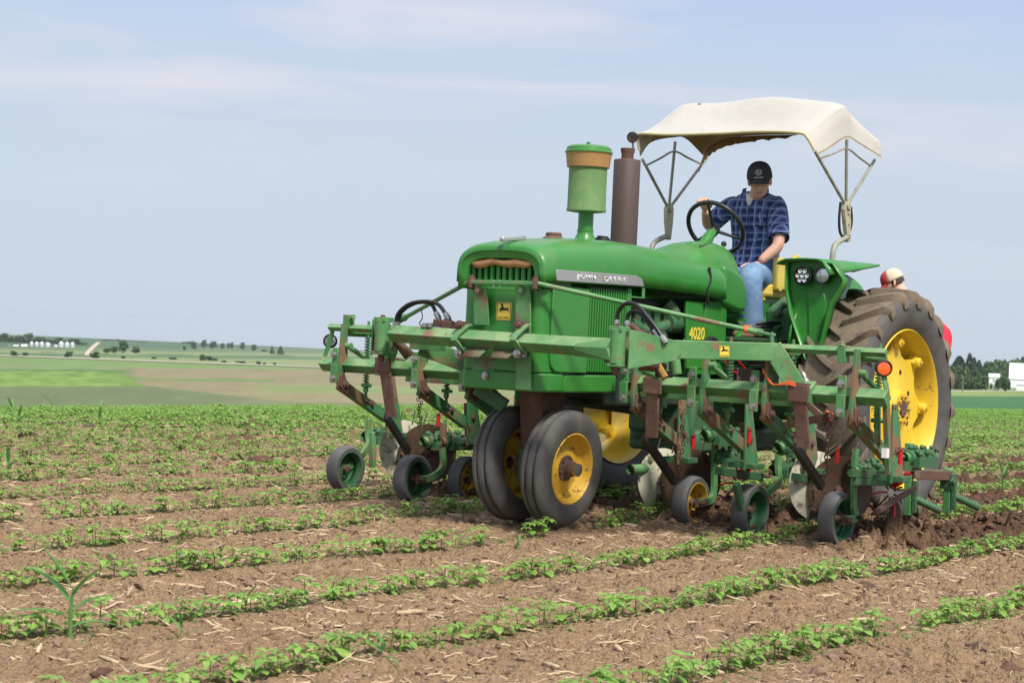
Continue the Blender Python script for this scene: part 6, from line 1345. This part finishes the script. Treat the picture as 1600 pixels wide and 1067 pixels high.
# head: looks down and to his right
HC=A(1187,283,x=-2.49)
hm=Matrix.Translation(HC)@Matrix.Rotation(R(27),4,'Z')@Matrix.Rotation(R(21),4,'Y')@Matrix.Rotation(R(4),4,'X')
HS_=1.04
def hp(x,y,z): return hm@V(x*HS_,y*HS_,z*HS_)
def headf(u,v):
    th=2*math.pi*u; ph=math.pi*v; z=math.cos(ph); s_=math.sin(ph); x=math.cos(th)*s_; y=math.sin(th)*s_
    X_=x*.098; Y_=y*.076; Z_=z*.118
    if z<0: # jaw narrows, chin forward
        k_=1+z*.35; Y_*=k_; X_=X_*(1+z*.18)+ (-z)*.018
    if x>0: X_*=.94
    # brow, eye hollows, nose, lips, chin
    g=lambda y0,z0,ry,rz:math.exp(-((Y_-y0)/ry)**2-((Z_-z0)/rz)**2)
    if x>.2:
        X_+=.007*g(0,.030,.05,.012)-.010*g(.031,.010,.016,.012)-.010*g(-.031,.010,.016,.012)+.024*g(0,-.018,.010,.020)+.008*g(0,.004,.008,.022)+.006*g(.012,-.028,.008,.008)+.006*g(-.012,-.028,.008,.008)+.007*g(0,-.052,.022,.006)+.006*g(0,-.066,.020,.006)-.004*g(0,-.059,.026,.003)+.008*g(0,-.094,.02,.014)+.005*g(.04,-.02,.02,.02)+.005*g(-.04,-.02,.02,.02)
    return hp(X_,Y_,Z_)
k=M(); k.grid(headf,56,48,True); k.tube([hp(-.03,0,-.05),hp(-.04,0,-.10)*.5+V(-2.62,0,2.30)*.5,V(-2.63,0,2.27)],[.058,.058,.068],20); hd=k.build('head',SKIN,D,smooth=80)
for s in(1,-1):
    k=M()
    def ear(u,v):
        th=2*math.pi*u; ph=math.pi*v; return hp(-.005+.019*math.cos(th)*math.sin(ph)+.004*math.cos(ph),s*(.076+.010*math.sin(ph)*math.sin(th)),-.005+.030*math.cos(ph))
    k.grid(ear,14,10,True); k.build('ear',SKIN,hd)
    k=M(); k.ball(hp(.083,.030*s,.010),.011,10,7); k.build('eye',WHITEP,hd)
    k=M(); k.lathe([(.023,-.001),(.0245,0),(.023,.001)],hp(.104,.031*s,.006),hm.to_3x3()@V(1,0,0),18,True); k.build('glasses_rim',BLACKP,hd)
    k=M(); k.tube([hp(.103,.054*s,.012),hp(.0,.082*s,.014)],.0018,5); k.build('glasses_arm',BLACKP,hd)
k=M(); k.grid(lambda u,v:hp(-.01+.100*math.cos(R(80+200*u))*(1-.08*v),.0795*math.sin(R(80+200*u))*(1-.06*v),.03-.065*v),24,6); k.build('hair',HAIR,hd,solid=.006)
k=M(); k.tube([hp(.088,-.018,-.0595),hp(.094,0,-.0585),hp(.088,.018,-.0595)],.0016,5); k.build('lip_line',HAIR,hd)
# cap
def capf(u,v):
    th=2*math.pi*u; ph=math.pi/2*v; r_=math.sin(ph)**.72; z=math.cos(ph); seam=1+.012*abs(math.cos(th*3))
    return hp(-.002+.107*math.cos(th)*r_*seam,.0875*math.sin(th)*r_*seam,.022+.112*z**.85+.010*math.cos(th)*(1-z))
k=M(); k.grid(capf,48,16,True); cap=k.build('cap',CAPM,D,smooth=80,solid=.004)
k=M(); k.grid(lambda u,v:hp(.094*math.cos(R(-62+124*u))*(1-.0)+.066*v*math.cos(R(-62+124*u))**.6+.004,.080*math.sin(R(-62+124*u))*(1-.06*v),.030+.014*math.cos(R(-62+124*u))-.020*v*(1-.2*math.cos(R(-62+124*u)))-.022*math.sin(R(-62+124*u))**2),22,8); k.build('cap_visor',CAPM,cap,solid=.004)
k=M(); k.ball(hp(-.002,0,.137),.007,8,5); k.build('cap_button',CAPM,cap)
lc=hp(.099,.0,.089); ln_=(hm.to_3x3()@V(.93,0,.40)).normalized(); lx=hm.to_3x3()@V(0,1,0); ly=ln_.cross(lx); 
k=M(); ring=[]; 
for rr_ in(.0225,.019): ring.append([lc+ln_*.004+(lx*math.cos(a)*1.0+ly*math.sin(a)*.92)*rr_ for a in np.linspace(0,2*math.pi,25)[:-1]])
k.add(ring[0]+ring[1],[(i,(i+1)%24,24+(i+1)%24,24+i) for i in range(24)]); k.build('cap_badge',CAPL,cap,solid=.002)
k=M(); q=[lc+ln_*.0045+lx*a*.030+ly*(b*.034-.004) for a,b in DEER]; k.add(q,[tuple(range(len(q)))]); k.build('cap_deer',CAPL,cap,solid=.001)
tc_=hp(.113,.0,.056); text_obj('cap_lettering','JOHN DEERE',.02,CAPL,cap,frame(tc_,lx,ly),extr=.0012,bold=.0005,fit=(.066,.010))
# helper behind the rear wheel, bent over, seen from behind
Q=thing('person',(-3.9,.75,0),'person in a red shirt and red and cream cap bending down behind the rear wheel','person')
hc=A(1396,442,x=-3.75); s0=A(1425,492,x=-3.85); s1=A(1449,505,x=-3.9)
hipc=A(1418,590,x=-4.15)
sh_c=A(1450,503,x=-3.8)-V(0,0,.02)
k=None
skin('red_shirt',[hipc,hipc*.5+sh_c*.5+V(0,0,.05),sh_c,A(1405,470,x=-3.75)-V(0,0,.08),sh_c+V(.1,.17,-.05),sh_c+V(.22,.20,-.28),sh_c+V(.05,-.2,-.05),sh_c+V(.2,-.25,-.28)],[(0,1),(1,2),(2,3),(2,4),(4,5),(2,6),(6,7)],[(.16,.14),(.17,.14),(.16,.13),.07,.085,.07,.085,.07],REDSHIRT,Q,2)
skin('jeans',[hipc,hipc+V(0,.11,-.12),hipc+V(.08,.12,-.5),hipc+V(-.02,.12,-.95),hipc+V(0,-.11,-.12),hipc+V(.08,-.12,-.5),hipc+V(-.02,-.12,-.95)],[(0,1),(1,2),(2,3),(0,4),(4,5),(5,6)],[.15,.11,.085,.07,.11,.085,.07],JEANS,Q,2)
for dy in(.12,-.12):
    k=M(); bx=hipc+V(-.02,dy,-1.05); k.prism([(bx.x-.1,0),(bx.x+.2,0),(bx.x+.2,.05),(bx.x+.05,.11),(bx.x-.09,.13)],'y',bx.y-.045,bx.y+.045); k.build('boot',BOOT,Q,bevel=.02)
for dy in(.2,-.25):
    a=sh_c+V(.21,dy,-.26); b=a+V(.12,-.02,-.26); skin('forearm',[a,a*.5+b*.5,b],[(0,1),(1,2)],[.045,.042,.028],SKIN,Q,2); fingers(b,V(.3,0,-.9),V(0,-1 if dy>0 else 1,0),.6,1,'hand',Q,1.1)
qm=Matrix.Translation(hc)@Matrix.Rotation(R(-62),4,'Z')@Matrix.Rotation(R(28),4,'Y')@Matrix.Scale(.84,4)
qp=lambda x,y,z:qm@V(x,y,z)
k=M(); k.grid(lambda u,v:qp(.095*math.cos(2*math.pi*u)*math.sin(math.pi*v)+(.02 if math.cos(math.pi*v)<0 else 0)*math.sin(math.pi*v),.075*math.sin(2*math.pi*u)*math.sin(math.pi*v)*(1+.3*min(0,math.cos(math.pi*v))),.115*math.cos(math.pi*v)),28,22,True); k.ball(qp(.105,0,-.02),.016,8,6); k.tube([qp(-.02,0,-.05),sh_c+V(.10,-.02,.02)],[.050,.055],16); qh=k.build('head',SKIN,Q,smooth=80)
for s in(1,-1): k=M(); k.ball(qp(-.005,.078*s,-.005),.026,10,8,(.7,.35,1)); k.build('ear',SKIN,qh)
k=M(); k.grid(lambda u,v:qp(-.004+.096*math.cos(R(75+210*u)),.078*math.sin(R(75+210*u)),.02-.045*v),22,5); k.build('hair',HAIR,qh,solid=.004)
def qcap(half):
    a0,a1=(0,math.pi) ; k=M()
    k.grid(lambda u,v:qp(-.002+.106*math.cos(half*math.pi*u)*math.sin(math.pi/2*v)**.75,.088*math.sin(half*math.pi*u)*math.sin(math.pi/2*v)**.75,.02+.108*math.cos(math.pi/2*v)**.85),22,14); return k
cp1=qcap(1).build('cap_cream_panels',CAPW,Q,smooth=80,solid=.004); 
def qhalf(sg):
    k=M()
    def f(u,v):
        th=(-1.15+2.3*u) if sg>0 else (1.15+(2*math.pi-2.3)*u); r_=math.sin(math.pi/2*v)**.75
        return qp(-.002+.106*math.cos(th)*r_,.088*math.sin(th)*r_,.02+.108*math.cos(math.pi/2*v)**.85)
    k.grid(f,26,14); return k
bpy.data.objects.remove(cp1)
qhalf(1).build('cap_red_panels',CAPR,Q,smooth=80,solid=.004); cq=qhalf(-1).build('cap_cream_panels',CAPW,Q,smooth=80,solid=.004)
k=M(); k.grid(lambda u,v:qp(.094*math.cos(R(-60+120*u))+.07*v*math.cos(R(-60+120*u))**.6,.08*math.sin(R(-60+120*u)),.025-.035*v),16,6); k.build('cap_visor',CAPR,cq,solid=.004)
